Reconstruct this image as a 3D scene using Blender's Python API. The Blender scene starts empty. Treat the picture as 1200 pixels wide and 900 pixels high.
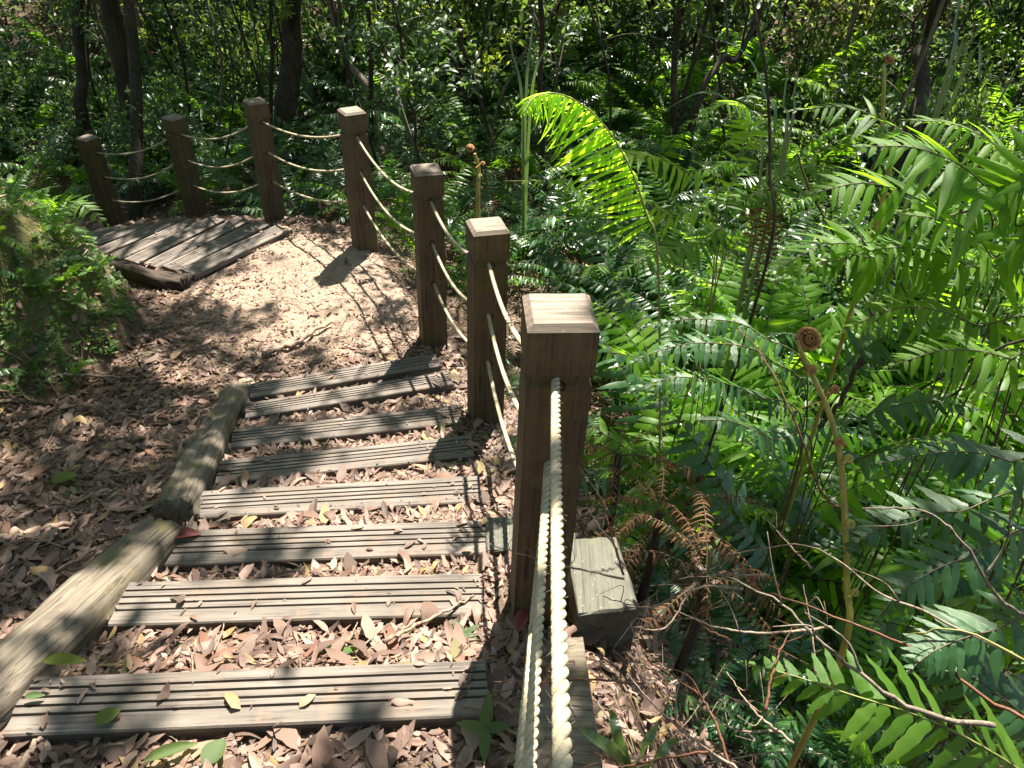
import bpy, math, random
import numpy as np
from mathutils import Vector, Matrix

# ------------------------------------------------------------------ camera, sky, sun, exposure
R = math.radians
SC = bpy.context.scene
COL = SC.collection
rng = np.random.default_rng(11)
random.seed(5)

F_PX, PITCH, ROLL, CAM_Z = 867.0, R(36.9), R(-2.26), 1.66
cp, sp = math.cos(PITCH), math.sin(PITCH)
cr, sr = math.cos(ROLL), math.sin(ROLL)
FWD = np.array([0, cp, -sp]); UP0 = np.array([0, sp, cp]); RT0 = np.array([1.0, 0, 0])
RT = RT0 * cr - UP0 * sr
UP = RT0 * sr + UP0 * cr
CAMP = np.array([0, 0, CAM_Z])
cam_data = bpy.data.cameras.new('camera')
cam = bpy.data.objects.new('camera', cam_data)
COL.objects.link(cam)
cam_data.sensor_width = 36.0
cam_data.lens = 36.0 * F_PX / 1200.0
cam_data.clip_start = 0.02
cam_data.clip_end = 400
M = Matrix(((RT[0], UP[0], -FWD[0], 0), (RT[1], UP[1], -FWD[1], 0), (RT[2], UP[2], -FWD[2], CAM_Z), (0, 0, 0, 1)))
cam.matrix_world = M
SC.camera = cam

SUN_EL, SUN_AZ = R(58), R(14)            # azimuth measured from +Y towards +X
S = np.array([math.sin(SUN_AZ) * math.cos(SUN_EL), math.cos(SUN_AZ) * math.cos(SUN_EL), math.sin(SUN_EL)])
world = bpy.data.worlds.new('World')
SC.world = world
world.use_nodes = True
wn = world.node_tree
sky = wn.nodes.new('ShaderNodeTexSky')
sky.sky_type = 'NISHITA'
sky.sun_disc = False
sky.sun_elevation = SUN_EL
sky.sun_rotation = SUN_AZ
bg = wn.nodes['Background']
wn.links.new(sky.outputs[0], bg.inputs[0])
bg.inputs[1].default_value = 0.075
sun_data = bpy.data.lights.new('sun', 'SUN')
sun_data.energy = 5.0
sun_data.angle = R(0.55)
sun_data.color = (1.0, 0.93, 0.82)
sun = bpy.data.objects.new('sun', sun_data)
sun.rotation_euler = Vector(S).to_track_quat('Z', 'Y').to_euler()
sun.location = (2, 8, 14)
COL.objects.link(sun)
SC.view_settings.view_transform = 'Standard'
SC.view_settings.look = 'None'
SC.view_settings.gamma = 1.0
SC.view_settings.exposure = 2.25
SC.cycles.max_bounces = 6
SC.cycles.diffuse_bounces = 2
SC.cycles.glossy_bounces = 2
SC.cycles.transmission_bounces = 2
SC.cycles.use_denoising = True

# ------------------------------------------------------------------ helpers
def ray(px, py):
    u, w = (px - 600) / F_PX, -(py - 450) / F_PX
    return FWD + RT * u + UP * w

def at(px, py, depth):                   # a point of the place seen at that photo pixel, that deep
    return CAMP + ray(px, py) * depth

def at_z(px, py, z):
    r = ray(px, py)
    return CAMP + r * ((z - CAM_Z) / r[2])

def project(P):
    P = np.asarray(P, float) - CAMP
    d = P @ FWD
    d = np.where(np.abs(d) < 1e-6, 1e-6, d)
    return 600 + F_PX * (P @ RT) / d, 450 - F_PX * (P @ UP) / d, d

def nrm(v):
    v = np.asarray(v, float)
    return v / (np.linalg.norm(v, axis=-1, keepdims=True) + 1e-12)

def hash2(i, j, s):
    h = np.sin(i * 127.1 + j * 311.7 + s * 74.7) * 43758.5453
    return h - np.floor(h)

def vnoise(x, y, s=0):
    x = np.asarray(x, float); y = np.asarray(y, float)
    i, j = np.floor(x), np.floor(y)
    f, g = x - i, y - j
    f = f * f * (3 - 2 * f); g = g * g * (3 - 2 * g)
    a = hash2(i, j, s) * (1 - f) + hash2(i + 1, j, s) * f
    b = hash2(i, j + 1, s) * (1 - f) + hash2(i + 1, j + 1, s) * f
    return a * (1 - g) + b * g

def new_mesh(name, V, quads=None, tris=None, mat=None, smooth=True):
    V = np.asarray(V, np.float32)
    parts, tot, st = [], [], 0
    if quads is not None and len(quads):
        q = np.asarray(quads, np.int32); parts.append(q.ravel()); tot.append(np.full(len(q), 4, np.int32))
    if tris is not None and len(tris):
        t = np.asarray(tris, np.int32); parts.append(t.ravel()); tot.append(np.full(len(t), 3, np.int32))
    loops = np.concatenate(parts); tot = np.concatenate(tot)
    me = bpy.data.meshes.new(name)
    me.vertices.add(len(V)); me.vertices.foreach_set('co', V.ravel())
    me.loops.add(len(loops)); me.loops.foreach_set('vertex_index', loops)
    me.polygons.add(len(tot))
    starts = np.concatenate([[0], np.cumsum(tot)[:-1]]).astype(np.int32)
    me.polygons.foreach_set('loop_start', starts)
    me.polygons.foreach_set('loop_total', tot)
    me.polygons.foreach_set('use_smooth', np.full(len(tot), bool(smooth)))
    me.update(calc_edges=True)
    me.validate()
    if mat: me.materials.append(mat)
    return me

def link(name, me, parent=None, mw=None):
    o = bpy.data.objects.new(name, me)
    COL.objects.link(o)
    if parent is not None: o.parent = parent
    if mw is not None: o.matrix_local = mw
    return o

def tag(o, label=None, cat=None, group=None, kind=None):
    if label: o['label'] = label
    if cat: o['category'] = cat
    if group: o['group'] = group
    if kind: o['kind'] = kind
    return o

def thing(name, loc, label, cat, group=None, rz=0.0):
    o = bpy.data.objects.new(name, None)
    o.empty_display_size = 0.05
    COL.objects.link(o)
    o.location = loc; o.rotation_euler = (0, 0, rz)
    return tag(o, label, cat, group)

def loc_of(o):
    return np.array(o.location)

def copy_tree(o, parent=None):
    c = o.copy(); COL.objects.link(c)
    if parent is not None: c.parent = parent
    for ch in list(o.children): copy_tree(ch, c)
    return c

def rand_dir(n, zlo=-1, zhi=1, r=rng):
    z = r.uniform(zlo, zhi, n); a = r.uniform(0, 2 * np.pi, n); h = np.sqrt(1 - z * z)
    return np.stack([h * np.cos(a), h * np.sin(a), z], 1)

class Geo:                               # collects verts / quads / tris
    def __init__(self): self.V, self.Q, self.T, self.n = [], [], [], 0
    def add(self, V, Q=None, T=None):
        V = np.asarray(V, float)
        if Q is not None and len(Q): self.Q.append(np.asarray(Q, int) + self.n)
        if T is not None and len(T): self.T.append(np.asarray(T, int) + self.n)
        self.V.append(V); self.n += len(V)
    def mesh(self, name, mat, smooth=True, origin=None):
        V = np.concatenate(self.V)
        if origin is not None: V = V - np.asarray(origin)
        Q = np.concatenate(self.Q) if self.Q else None
        T = np.concatenate(self.T) if self.T else None
        return new_mesh(name, V, Q, T, mat, smooth)

def frames(P):
    P = np.asarray(P, float)
    t = np.gradient(P, axis=0); t = nrm(t)
    ref = np.array([0, 0, 1.0]) if abs(t[0][2]) < 0.9 else np.array([1.0, 0, 0])
    a = nrm(np.cross(t[0], ref)); A = [a]
    for i in range(1, len(P)):
        a = A[-1] - t[i] * np.dot(A[-1], t[i]); A.append(nrm(a))
    A = np.array(A); B = np.cross(t, A)
    return t, A, B

def tube(g, P, r, k=6, caps=True):
    P = np.asarray(P, float); n = len(P)
    r = np.broadcast_to(np.asarray(r, float), (n,))
    t, A, B = frames(P)
    th = np.linspace(0, 2 * np.pi, k, endpoint=False)
    V = P[:, None] + r[:, None, None] * (np.cos(th)[None, :, None] * A[:, None] + np.sin(th)[None, :, None] * B[:, None])
    i = np.arange(n - 1)[:, None] * k; j = np.arange(k)[None]; j2 = (j + 1) % k
    Q = np.stack([i + j, i + j2, i + k + j2, i + k + j], -1).reshape(-1, 4)
    V = V.reshape(-1, 3); T = None
    if caps:
        V = np.concatenate([V, P[:1], P[-1:]])
        a, b = n * k, n * k + 1
        T = [(a, (q + 1) % k, q) for q in range(k)] + [(b, (n - 1) * k + q, (n - 1) * k + (q + 1) % k) for q in range(k)]
    g.add(V, Q, T)

def spline(P, n):                        # Catmull-Rom through P
    P = np.asarray(P, float)
    Pe = np.concatenate([2 * P[:1] - P[1:2], P, 2 * P[-1:] - P[-2:-1]])
    u = np.linspace(0, len(P) - 1 - 1e-9, n); i = u.astype(int); f = (u - i)[:, None]
    a, b, c, d = Pe[i], Pe[i + 1], Pe[i + 2], Pe[i + 3]
    return 0.5 * (2 * b + (c - a) * f + (2 * a - 5 * b + 4 * c - d) * f ** 2 + (3 * b - a - 3 * c + d) * f ** 3)

# ------------------------------------------------------------------ materials
class N:
    def __init__(self, name):
        self.m = bpy.data.materials.new(name); self.m.use_nodes = True
        self.t = self.m.node_tree; self.t.nodes.clear()
        self.out = self.t.nodes.new('ShaderNodeOutputMaterial')
    def n(self, typ, **kw):
        nd = self.t.nodes.new(typ)
        for k, v in kw.items():
            if k[0] == '_': setattr(nd, k[1:], v)
        for k, v in kw.items():
            if k[0] != '_':
                key = int(k[1:]) if k[0] == 'i' and k[1:].isdigit() else k.replace('__', ' ')
                self.set(nd, key, v)
        return nd
    def set(self, nd, key, v):
        inp = nd.inputs[key]
        if isinstance(v, bpy.types.NodeSocket): self.t.links.new(v, inp)
        elif isinstance(v, bpy.types.Node): self.t.links.new(v.outputs[0], inp)
        else: inp.default_value = v
    def ramp(self, fac, stops, interp='LINEAR'):
        nd = self.t.nodes.new('ShaderNodeValToRGB'); cr_ = nd.color_ramp; cr_.interpolation = interp
        while len(cr_.elements) < len(stops): cr_.elements.new(0.5)
        for e, (p, c) in zip(cr_.elements, stops):
            e.position = p; e.color = (*c, 1) if len(c) == 3 else c
        self.set(nd, 0, fac); return nd.outputs[0]
    def noise(self, scale, detail=4, rough=0.6, vec=None, dist=0.0):
        nd = self.n('ShaderNodeTexNoise', Scale=float(scale), Detail=float(detail), Roughness=rough, Distortion=dist)
        if vec is not None: self.set(nd, 'Vector', vec)
        return nd.outputs[0]
    def coord(self, scale=(1, 1, 1), kind='Object'):
        tc = self.n('ShaderNodeTexCoord')
        mp = self.n('ShaderNodeMapping', Vector=tc.outputs[kind], Scale=scale)
        return mp.outputs[0]
    def mix(self, f, a, b, blend='MIX'):
        nd = self.t.nodes.new('ShaderNodeMix'); nd.data_type = 'RGBA'; nd.blend_type = blend
        self.set(nd, 0, f)
        for k, v in ((6, a), (7, b)):
            if isinstance(v, tuple): v = (*v, 1) if len(v) == 3 else v
            self.set(nd, k, v)
        return nd.outputs[2]
    def math(self, op, a, b=0.0):
        nd = self.t.nodes.new('ShaderNodeMath'); nd.operation = op
        self.set(nd, 0, a); self.set(nd, 1, b); return nd.outputs[0]
    def bump(self, h, strength=0.4, dist=0.01):
        return self.n('ShaderNodeBump', Height=h, Strength=strength, Distance=dist).outputs[0]
    def surf(self, color, rough=0.8, bump=None, spec=0.3, trans=None, tfac=0.35):
        b = self.n('ShaderNodeBsdfPrincipled', Roughness=rough)
        b.inputs['Specular IOR Level'].default_value = spec
        self.set(b, 'Base Color', (*color, 1) if isinstance(color, tuple) and len(color) == 3 else color)
        if bump is not None: self.set(b, 'Normal', bump)
        o = b.outputs[0]
        if trans is not None:
            tr = self.n('ShaderNodeBsdfTranslucent')
            self.set(tr, 'Color', (*trans, 1) if isinstance(trans, tuple) and len(trans) == 3 else trans)
            mx = self.n('ShaderNodeMixShader'); self.set(mx, 0, tfac); self.set(mx, 1, o); self.set(mx, 2, tr.outputs[0])
            o = mx.outputs[0]
        self.t.links.new(o, self.out.inputs[0])
        return self.m

def mat_leaf(name, cols, trans, rough=0.4, spec=0.5, tfac=0.35, use_obj=0.5, vein=0.0):
    m = N(name)
    isl = m.n('ShaderNodeNewGeometry').outputs['Random Per Island']
    ob = m.n('ShaderNodeObjectInfo').outputs['Random']
    f = m.math('ADD', m.math('MULTIPLY', isl, 1 - use_obj), m.math('MULTIPLY', ob, use_obj))
    k = len(cols)
    c = m.ramp(f, [(i / (k - 1), cols[i]) for i in range(k)])
    nz = m.noise(14, 3, 0.6, m.coord())
    if 'fern' in name and name != 'dead_fern':
        c = m.mix(m.ramp(m.noise(3.2, 4, 0.7, m.coord()), [(0.64, (0, 0, 0)), (0.74, (0.8, 0.8, 0.8))]), c, (0.13, 0.085, 0.03))
    c = m.mix(m.math('MULTIPLY', nz, 0.5), c, tuple(x * 0.55 for x in cols[0]))
    tk = m.ramp(f, [(0, tuple(x * 0.75 for x in trans)), (1, tuple(min(1, x * 1.2) for x in trans))])
    bp = m.bump(m.noise(60, 2, 0.5, m.coord()), 0.25, 0.004)
    return m.surf(c, rough, bp, spec, tk, tfac)

def mat_wood(name, dark, light, axis, rough=0.8, moss=None, moss_amt=0.0, lichen=0.0, dirt=None):
    m = N(name)
    sc = [55, 55, 55]; sc[axis] = 2.2
    g1 = m.noise(1.0, 6, 0.65, m.coord(tuple(sc)), 0.4)
    g2 = m.noise(5, 4, 0.6, m.coord())
    c = m.ramp(g1, [(0.3, dark), (0.68, light)])
    sc2 = [130, 130, 130]; sc2[axis] = 4
    g3 = m.noise(1.0, 3, 0.6, m.coord(tuple(sc2)), 0.6)
    c = m.mix(m.ramp(g3, [(0.36, (0.8, 0.8, 0.8)), (0.46, (0, 0, 0))]), c, tuple(x * 0.45 for x in dark))
    c = m.mix(m.ramp(g2, [(0.35, (0, 0, 0)), (0.75, (0.6, 0.6, 0.6))]), c, tuple(x * 0.6 for x in dark))
    if dirt:
        c = m.mix(m.ramp(m.noise(9, 5, 0.7, m.coord(), 0.5), [(0.55, (0, 0, 0)), (0.7, (0.75, 0.75, 0.75))]), c, dirt)
    if moss:
        c = m.mix(m.ramp(m.noise(7, 6, 0.7, m.coord()), [(0.62 - moss_amt, (0, 0, 0)), (0.82 - moss_amt, (0.9, 0.9, 0.9))]), c, moss)
    if lichen:
        v = m.n('ShaderNodeTexVoronoi', Scale=55.0, Vector=m.coord()).outputs[0]
        c = m.mix(m.ramp(v, [(0.08, (lichen,) * 3), (0.16, (0, 0, 0))]), c, (0.42, 0.42, 0.36))
    bp = m.bump(m.math('ADD', g1, m.math('MULTIPLY', m.noise(90, 3, 0.6, m.coord()), 0.3)), 0.55, 0.004)
    return m.surf(c, rough, bp, 0.25)

MAT = {}
MAT['tread'] = mat_wood('weathered_grey_board', (0.096, 0.080, 0.067), (0.195, 0.168, 0.142), 0, 0.75, dirt=(0.17, 0.115, 0.08))
MAT['post'] = mat_wood('brown_post_wood', (0.056, 0.038, 0.022), (0.13, 0.092, 0.056), 2, 0.72, (0.11, 0.088, 0.03), 0.14)
MAT['cap'] = mat_wood('post_cap_wood', (0.115, 0.088, 0.065), (0.27, 0.215, 0.165), 0, 0.7, (0.10, 0.09, 0.05), 0.02, 0.3)
MAT['log'] = mat_wood('weathered_log', (0.075, 0.06, 0.044), (0.195, 0.163, 0.124), 0, 0.9, (0.17, 0.145, 0.05), 0.06)
MAT['darklog'] = mat_wood('dark_wet_log', (0.022, 0.016, 0.011), (0.07, 0.05, 0.035), 0, 0.85, (0.10, 0.12, 0.03), 0.0)
MAT['block'] = mat_wood('algae_grey_timber', (0.055, 0.053, 0.038), (0.115, 0.11, 0.082), 1, 0.7, (0.10, 0.105, 0.05), 0.08, 0.25)
MAT['bark'] = mat_wood('dark_bark', (0.022, 0.017, 0.012), (0.085, 0.065, 0.045), 2, 0.95, (0.05, 0.06, 0.025), 0.0, 0.3)
MAT['palebark'] = mat_wood('pale_bark', (0.09, 0.07, 0.05), (0.24, 0.20, 0.15), 2, 0.95, (0.07, 0.08, 0.03), 0.0, 0.35)
MAT['twig'] = mat_wood('dry_twig', (0.13, 0.09, 0.06), (0.36, 0.27, 0.20), 2, 0.9)
MAT['redtwig'] = mat_wood('red_brown_twig', (0.10, 0.045, 0.025), (0.22, 0.09, 0.05), 2, 0.7)

def mat_rope():
    m = N('cream_rope')
    c = m.ramp(m.noise(30, 5, 0.7, m.coord()), [(0.3, (0.23, 0.19, 0.12)), (0.7, (0.45, 0.39, 0.275))])
    c = m.mix(m.ramp(m.noise(8, 3, 0.6, m.coord()), [(0.5, (0, 0, 0)), (0.8, (0.55, 0.55, 0.55))]), c, (0.26, 0.235, 0.13))
    fb = m.noise(420, 2, 0.6, m.coord())
    return m.surf(c, 0.85, m.bump(fb, 0.6, 0.0015), 0.2)
MAT['rope'] = mat_rope()

def mat_ground():
    m = N('forest_soil')
    co = m.coord()
    n1 = m.noise(3, 6, 0.65, co); n2 = m.noise(22, 6, 0.7, co); n3 = m.noise(110, 4, 0.7, co)
    base = m.ramp(n2, [(0.3, (0.045, 0.03, 0.02)), (0.7, (0.135, 0.092, 0.062))])
    sand = m.ramp(m.math('ADD', m.math('MULTIPLY', n2, 0.6), m.math('MULTIPLY', n3, 0.4)),
                  [(0.32, (0.185, 0.128, 0.092)), (0.5, (0.27, 0.196, 0.147)), (0.68, (0.34, 0.262, 0.205))])
    mossc = m.ramp(m.math('ADD', m.math('MULTIPLY', n3, 0.6), m.math('MULTIPLY', n1, 0.4)),
                   [(0.35, (0.055, 0.045, 0.022)), (0.5, (0.10, 0.10, 0.035)), (0.68, (0.16, 0.125, 0.06))])
    a_s = m.n('ShaderNodeAttribute', _attribute_name='sand').outputs['Fac']
    a_m = m.n('ShaderNodeAttribute', _attribute_name='moss').outputs['Fac']
    def mask(a):
        return m.ramp(m.math('ADD', a, m.math('MULTIPLY', m.math('SUBTRACT', n2, 0.5), 0.9)), [(0.32, (0, 0, 0)), (0.62, (1, 1, 1))])
    c = m.mix(mask(a_s), base, sand)
    c = m.mix(mask(a_m), c, mossc)
    h = m.math('ADD', n2, m.math('MULTIPLY', n3, 0.6))
    return m.surf(c, 0.95, m.bump(h, 0.9, 0.02), 0.15)
MAT['ground'] = mat_ground()

def mat_litter(name, use_obj):
    m = N(name)
    f = m.n('ShaderNodeObjectInfo').outputs['Random'] if use_obj else m.n('ShaderNodeNewGeometry').outputs['Random Per Island']
    c = m.ramp(f, [(0.0, (0.026, 0.015, 0.011)), (0.2, (0.075, 0.042, 0.031)), (0.4, (0.15, 0.088, 0.064)), (0.56, (0.23, 0.145, 0.108)),
                   (0.73, (0.31, 0.22, 0.175)), (0.82, (0.16, 0.064, 0.034)), (0.91, (0.25, 0.20, 0.155)), (0.965, (0.33, 0.21, 0.075)), (1.0, (0.10, 0.12, 0.035))])
    c = m.mix(m.math('MULTIPLY', m.noise(45, 4, 0.7, m.coord()), 0.7), c, (0.09, 0.055, 0.04), 'MIX')
    return m.surf(c, 0.62, m.bump(m.noise(130, 3, 0.6, m.coord()), 0.35, 0.003), 0.35, (0.42, 0.25, 0.12), 0.13)
MAT['litter'] = mat_litter('dry_leaf_litter', False)
MAT['dryleaf'] = mat_litter('dry_leaf', True)
MAT['fern_dark'] = mat_leaf('dark_fern', [(0.016, 0.055, 0.018), (0.03, 0.09, 0.025), (0.048, 0.122, 0.028)], (0.12, 0.32, 0.02), 0.36, 0.5, 0.3)
MAT['fern_mid'] = mat_leaf('mid_fern', [(0.036, 0.105, 0.011), (0.06, 0.145, 0.014), (0.095, 0.185, 0.018)], (0.27, 0.56, 0.015), 0.42, 0.3, 0.48)
MAT['fern_long'] = mat_leaf('long_fern', [(0.045, 0.12, 0.010), (0.075, 0.165, 0.012), (0.11, 0.20, 0.015)], (0.32, 0.62, 0.015), 0.45, 0.22, 0.52)
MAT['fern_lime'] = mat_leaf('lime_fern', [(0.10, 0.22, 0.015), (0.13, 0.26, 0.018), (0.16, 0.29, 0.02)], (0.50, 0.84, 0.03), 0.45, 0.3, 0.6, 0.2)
MAT['fern_dead'] = mat_leaf('dead_fern', [(0.08, 0.038, 0.02), (0.15, 0.075, 0.035), (0.22, 0.13, 0.06)], (0.3, 0.14, 0.05), 0.8, 0.2, 0.25)
MAT['leaf_dark'] = mat_leaf('dark_broadleaf', [(0.02, 0.05, 0.016), (0.036, 0.08, 0.022), (0.06, 0.11, 0.028)], (0.15, 0.28, 0.04), 0.45, 0.4, 0.32, 0.25)
MAT['leaf_mid'] = mat_leaf('mid_broadleaf', [(0.035, 0.07, 0.022), (0.062, 0.11, 0.03), (0.10, 0.15, 0.04)], (0.28, 0.42, 0.05), 0.5, 0.35, 0.42, 0.25)
MAT['leaf_yellow'] = mat_leaf('yellow_broadleaf', [(0.07, 0.11, 0.02), (0.12, 0.17, 0.025), (0.19, 0.22, 0.035)], (0.42, 0.54, 0.05), 0.5, 0.35, 0.45, 0.16)
MAT['blade'] = mat_leaf('strap_blade', [(0.06, 0.11, 0.04), (0.10, 0.16, 0.055), (0.14, 0.2, 0.07)], (0.2, 0.34, 0.06), 0.28, 0.6, 0.25, 0.5)
MAT['moss_leaf'] = mat_leaf('small_bank_leaf', [(0.045, 0.10, 0.02), (0.075, 0.15, 0.028), (0.12, 0.2, 0.04)], (0.26, 0.46, 0.05), 0.5, 0.35, 0.4, 0.2)
mm = N('fern_stalk'); MAT['stalk'] = mm.surf(mm.ramp(mm.noise(12, 3, 0.6, mm.coord()), [(0.3, (0.035, 0.022, 0.012)), (0.7, (0.085, 0.06, 0.025))]), 0.6, None, 0.4)
mm = N('lime_stalk'); MAT['limestalk'] = mm.surf(mm.ramp(mm.noise(12, 3, 0.6, mm.coord()), [(0.3, (0.10, 0.12, 0.03)), (0.7, (0.2, 0.2, 0.05))]), 0.5, None, 0.4)
mm = N('fiddlehead_stalk'); MAT['fiddle'] = mm.surf(mm.ramp(mm.noise(9, 4, 0.6, mm.coord((6, 6, 1))), [(0.3, (0.16, 0.14, 0.025)), (0.7, (0.36, 0.30, 0.06))]), 0.5, mm.bump(mm.noise(160, 2, 0.5, mm.coord()), 0.3, 0.002), 0.4)
mm = N('fiddlehead_coil'); MAT['coil'] = mm.surf(mm.ramp(mm.noise(60, 4, 0.7, mm.coord()), [(0.3, (0.15, 0.062, 0.02)), (0.7, (0.36, 0.19, 0.06))]), 0.75, mm.bump(mm.noise(260, 2, 0.6, mm.coord()), 0.7, 0.002), 0.3)

# ------------------------------------------------------------------ terrain
POSTS = [  # x, y, z of the base, yaw in degrees
    (0.09, 1.27, 0.00, 5), (-0.116, 2.60, -0.44, 17), (-0.455, 3.49, -0.57, 18), (-1.064, 4.68, -0.67, 33),
    (-1.95, 5.50, -0.88, 38), (-2.94, 6.27, -1.27, 60), (-3.91, 6.57, -1.58, 66)]
POST_PREV = (0.043, -0.10, 0.42, 0)
FENCE = np.array([(0.06, -4.0), (0.03, -0.1)] + [(p[0], p[1]) for p in POSTS] + [(-6.5, 7.9), (-14, 11)])
BANK_PX = [(-330, 640), (-160, 545), (10, 484), (85, 462), (150, 420), (172, 376), (140, 322), (82, 287), (-60, 262)]

def poly_sd(x, y, P):                    # signed distance to an open polyline, >0 on its right-hand side
    best = np.full(np.shape(x), 1e9); sgn = np.ones(np.shape(x))
    for a, b in zip(P[:-1], P[1:]):
        d = b - a; L2 = d @ d
        t = np.clip(((x - a[0]) * d[0] + (y - a[1]) * d[1]) / L2, 0, 1)
        ex, ey = x - a[0] - t * d[0], y - a[1] - t * d[1]
        ds = np.hypot(ex, ey); cx = d[0] * ey - d[1] * ex
        m = ds < best - 1e-9
        best = np.where(m, ds, best); sgn = np.where(m, np.where(cx < 0, 1.0, -1.0), sgn)
    return best * sgn

TR = [  # z of the top, far-left, far-right, near-left, near-right (photo pixels)
    (0.11, (27, 793), (570, 773), (6, 861), (567, 840)),
    (-0.02, (124, 682), (565, 671), (112, 733), (561, 721)),
    (-0.12, (184, 622), (567, 609), (168, 664), (567, 648)),
    (-0.235, (241, 574), (562, 557), (222, 609), (563, 586)),
    (-0.345, (258, 539), (552, 509), (247, 568), (556, 533)),
    (-0.445, (274, 503), (540, 473), (268, 524), (540, 496)),
    (-0.54, (289, 473), (524, 434), (284, 488), (531, 452)),
    (-0.61, (294, 449), (510, 414), (290, 466), (517, 429))]
ZY, ZZ = [-4, 0.1], [1.5, 0.30]
SKEW = 0.09                               # the boards run slightly away on the right
for z_, fl_, fr_, nl_, nr_ in TR:
    pn = (at_z(*nl_, z_) + at_z(*nr_, z_)) / 2; pf = (at_z(*fl_, z_) + at_z(*fr_, z_)) / 2
    ZY += [pn[1] - 0.01, pf[1] + 0.0]; ZZ += [z_ - 0.046, z_ - 0.055]
ZY += [3.75, 4.9, 7]; ZZ += [-0.685, -0.72, -0.75]
TXM = -0.72
def zs(y, x=None):
    return np.interp(y, ZY, ZZ)

D2 = nrm(np.array([-0.86, 0.51])); P0 = np.array([-1.62, 4.75])
def SKEWF(y): return np.interp(y, [0.5, 1.5, 2.2, 3.2, 4.5], [0.07, 0.1, 0.2, 0.32, 0.0])
def zpath(x, y):
    s = (x - P0[0]) * D2[0] + (y - P0[1]) * D2[1]
    s = np.clip(s, 0, None) * np.clip((y - 3.4) / 1.2, 0, 1)
    return zs(y - SKEWF(y) * (np.clip(x, -1.5, 0.15) + 0.75)) - 0.285 * np.minimum(s, 6)

def zpath_at(px, py):
    z = -0.5
    for _ in range(12):
        p = at_z(px, py, z); z = float(zpath(p[0], p[1]))
    return at_z(px, py, z)
BANK = np.array([zpath_at(*p)[:2] for p in BANK_PX])

def H(x, y, rough=True):
    x = np.asarray(x, float); y = np.asarray(y, float)
    z = zpath(x, y)
    d = poly_sd(x, y, FENCE)
    out = np.clip(d - 0.12, 0, None)
    z = z - np.interp(y, [2.6, 4.6], [1.2, 0.55]) * (1 - np.exp(-out * 1.0)) * np.clip((out) / 0.25, 0, 1) - 0.10 * np.clip((d - 0.03) / 0.10, 0, 1)
    b = np.clip(-poly_sd(x, y, BANK[::1]), 0, None)
    z = z + np.where(d < 0.2, 1.45 * np.minimum(b, 0.75) + 0.75 * np.clip(b - 0.75, 0, 3), 0) * np.clip(-(d - 0.2), 0, 0.6) / 0.6
    far = np.clip(np.hypot(x * 0.8, y) - 6.2, 0, None)
    far = far * np.clip((d + 0.1) / 1.2, 0, 1)
    z = z + 0.27 * far - 0.05 * np.clip(far - 16, 0, None)
    if rough:
        st = np.where((x > -1.25) & (x < 0.1) & (y < 3.7), 0.25, 1.0)
        z = z + st * (0.05 * (vnoise(x * 3.1, y * 3.1, 1) - 0.5) + 0.022 * (vnoise(x * 11, y * 11, 2) - 0.5))
        z = z + np.where(b > 0.05, 0.16 * (vnoise(x * 4.2, y * 4.2, 3) - 0.5) + 0.05 * (vnoise(x * 13, y * 13, 4) - 0.5), 0)
    return z

def HS(x, y): return float(H(np.array([x]), np.array([y]))[0])

def warp(lo, hi, c, n, k):
    u = np.linspace(-1, 1, n); v = np.sinh(u * k) / np.sinh(k)
    return np.where(v < 0, c + v * (c - lo), c + v * (hi - c))
gx = warp(-60, 60, -0.6, 330, 5.0); gy = warp(-30, 90, 2.2, 330, 5.0)
GX, GY = np.meshgrid(gx, gy, indexing='ij')
GZ = H(GX, GY)
bank_in = -poly_sd(GX, GY, BANK); fen = poly_sd(GX, GY, FENCE)
LAND = at_z(395, 345, -0.68)
sand = np.exp(-(((GX - LAND[0] + 0.1) / 0.95) ** 2 + ((GY - LAND[1] - 0.1) / 1.0) ** 2) ** 1.5) * (fen < 0.05)
sand = np.maximum(sand, 0.42 * ((fen < -0.05) & (bank_in < 0) & (GX > -1.2) & (GY < 4)))
moss = np.clip(bank_in * 3.0, 0, 0.75) * (fen < 0)
vidx = np.arange(GX.size).reshape(GX.shape)
quads = np.stack([vidx[:-1, :-1], vidx[1:, :-1], vidx[1:, 1:], vidx[:-1, 1:]], -1).reshape(-1, 4)
VG = np.stack([GX, GY, GZ], -1).reshape(-1, 3)
cxm = VG[quads].mean(1)
fq = poly_sd(cxm[:, 0], cxm[:, 1], FENCE); bq = -poly_sd(cxm[:, 0], cxm[:, 1], BANK)
is_bank = (bq > 0) & (fq < 0.1) & (cxm[:, 1] < 9)
is_path = (~is_bank) & (fq < 0.02) & (cxm[:, 1] > -3) & (cxm[:, 1] < 9) & (cxm[:, 0] > -7)
for nm, msk in (('dirt_path', is_path), ('bank', is_bank), ('ground', ~(is_path | is_bank))):
    q = quads[msk]
    used, inv = np.unique(q, return_inverse=True)
    me = new_mesh(nm, VG[used], inv.reshape(-1, 4), None, MAT['ground'])
    for an, arr in (('sand', sand), ('moss', moss)):
        at_ = me.attributes.new(an, 'FLOAT', 'POINT')
        at_.data.foreach_set('value', arr.ravel()[used].astype(np.float32))
    tag(link(nm, me), kind='structure')

# ------------------------------------------------------------------ stair treads
def board_profile(w, th, grooves, gw=0.0065, gd=0.012, ch=0.004):
    pts = [(0, -th), (0, -ch), (ch, 0)]
    for gcen in grooves:
        a = gcen * w
        pts += [(a - gw / 2, 0), (a - gw / 2 + 0.001, -gd), (a + gw / 2 - 0.001, -gd), (a + gw / 2, 0)]
    pts += [(w - ch, 0), (w, -ch), (w, -th)]
    return np.array(pts)

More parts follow.
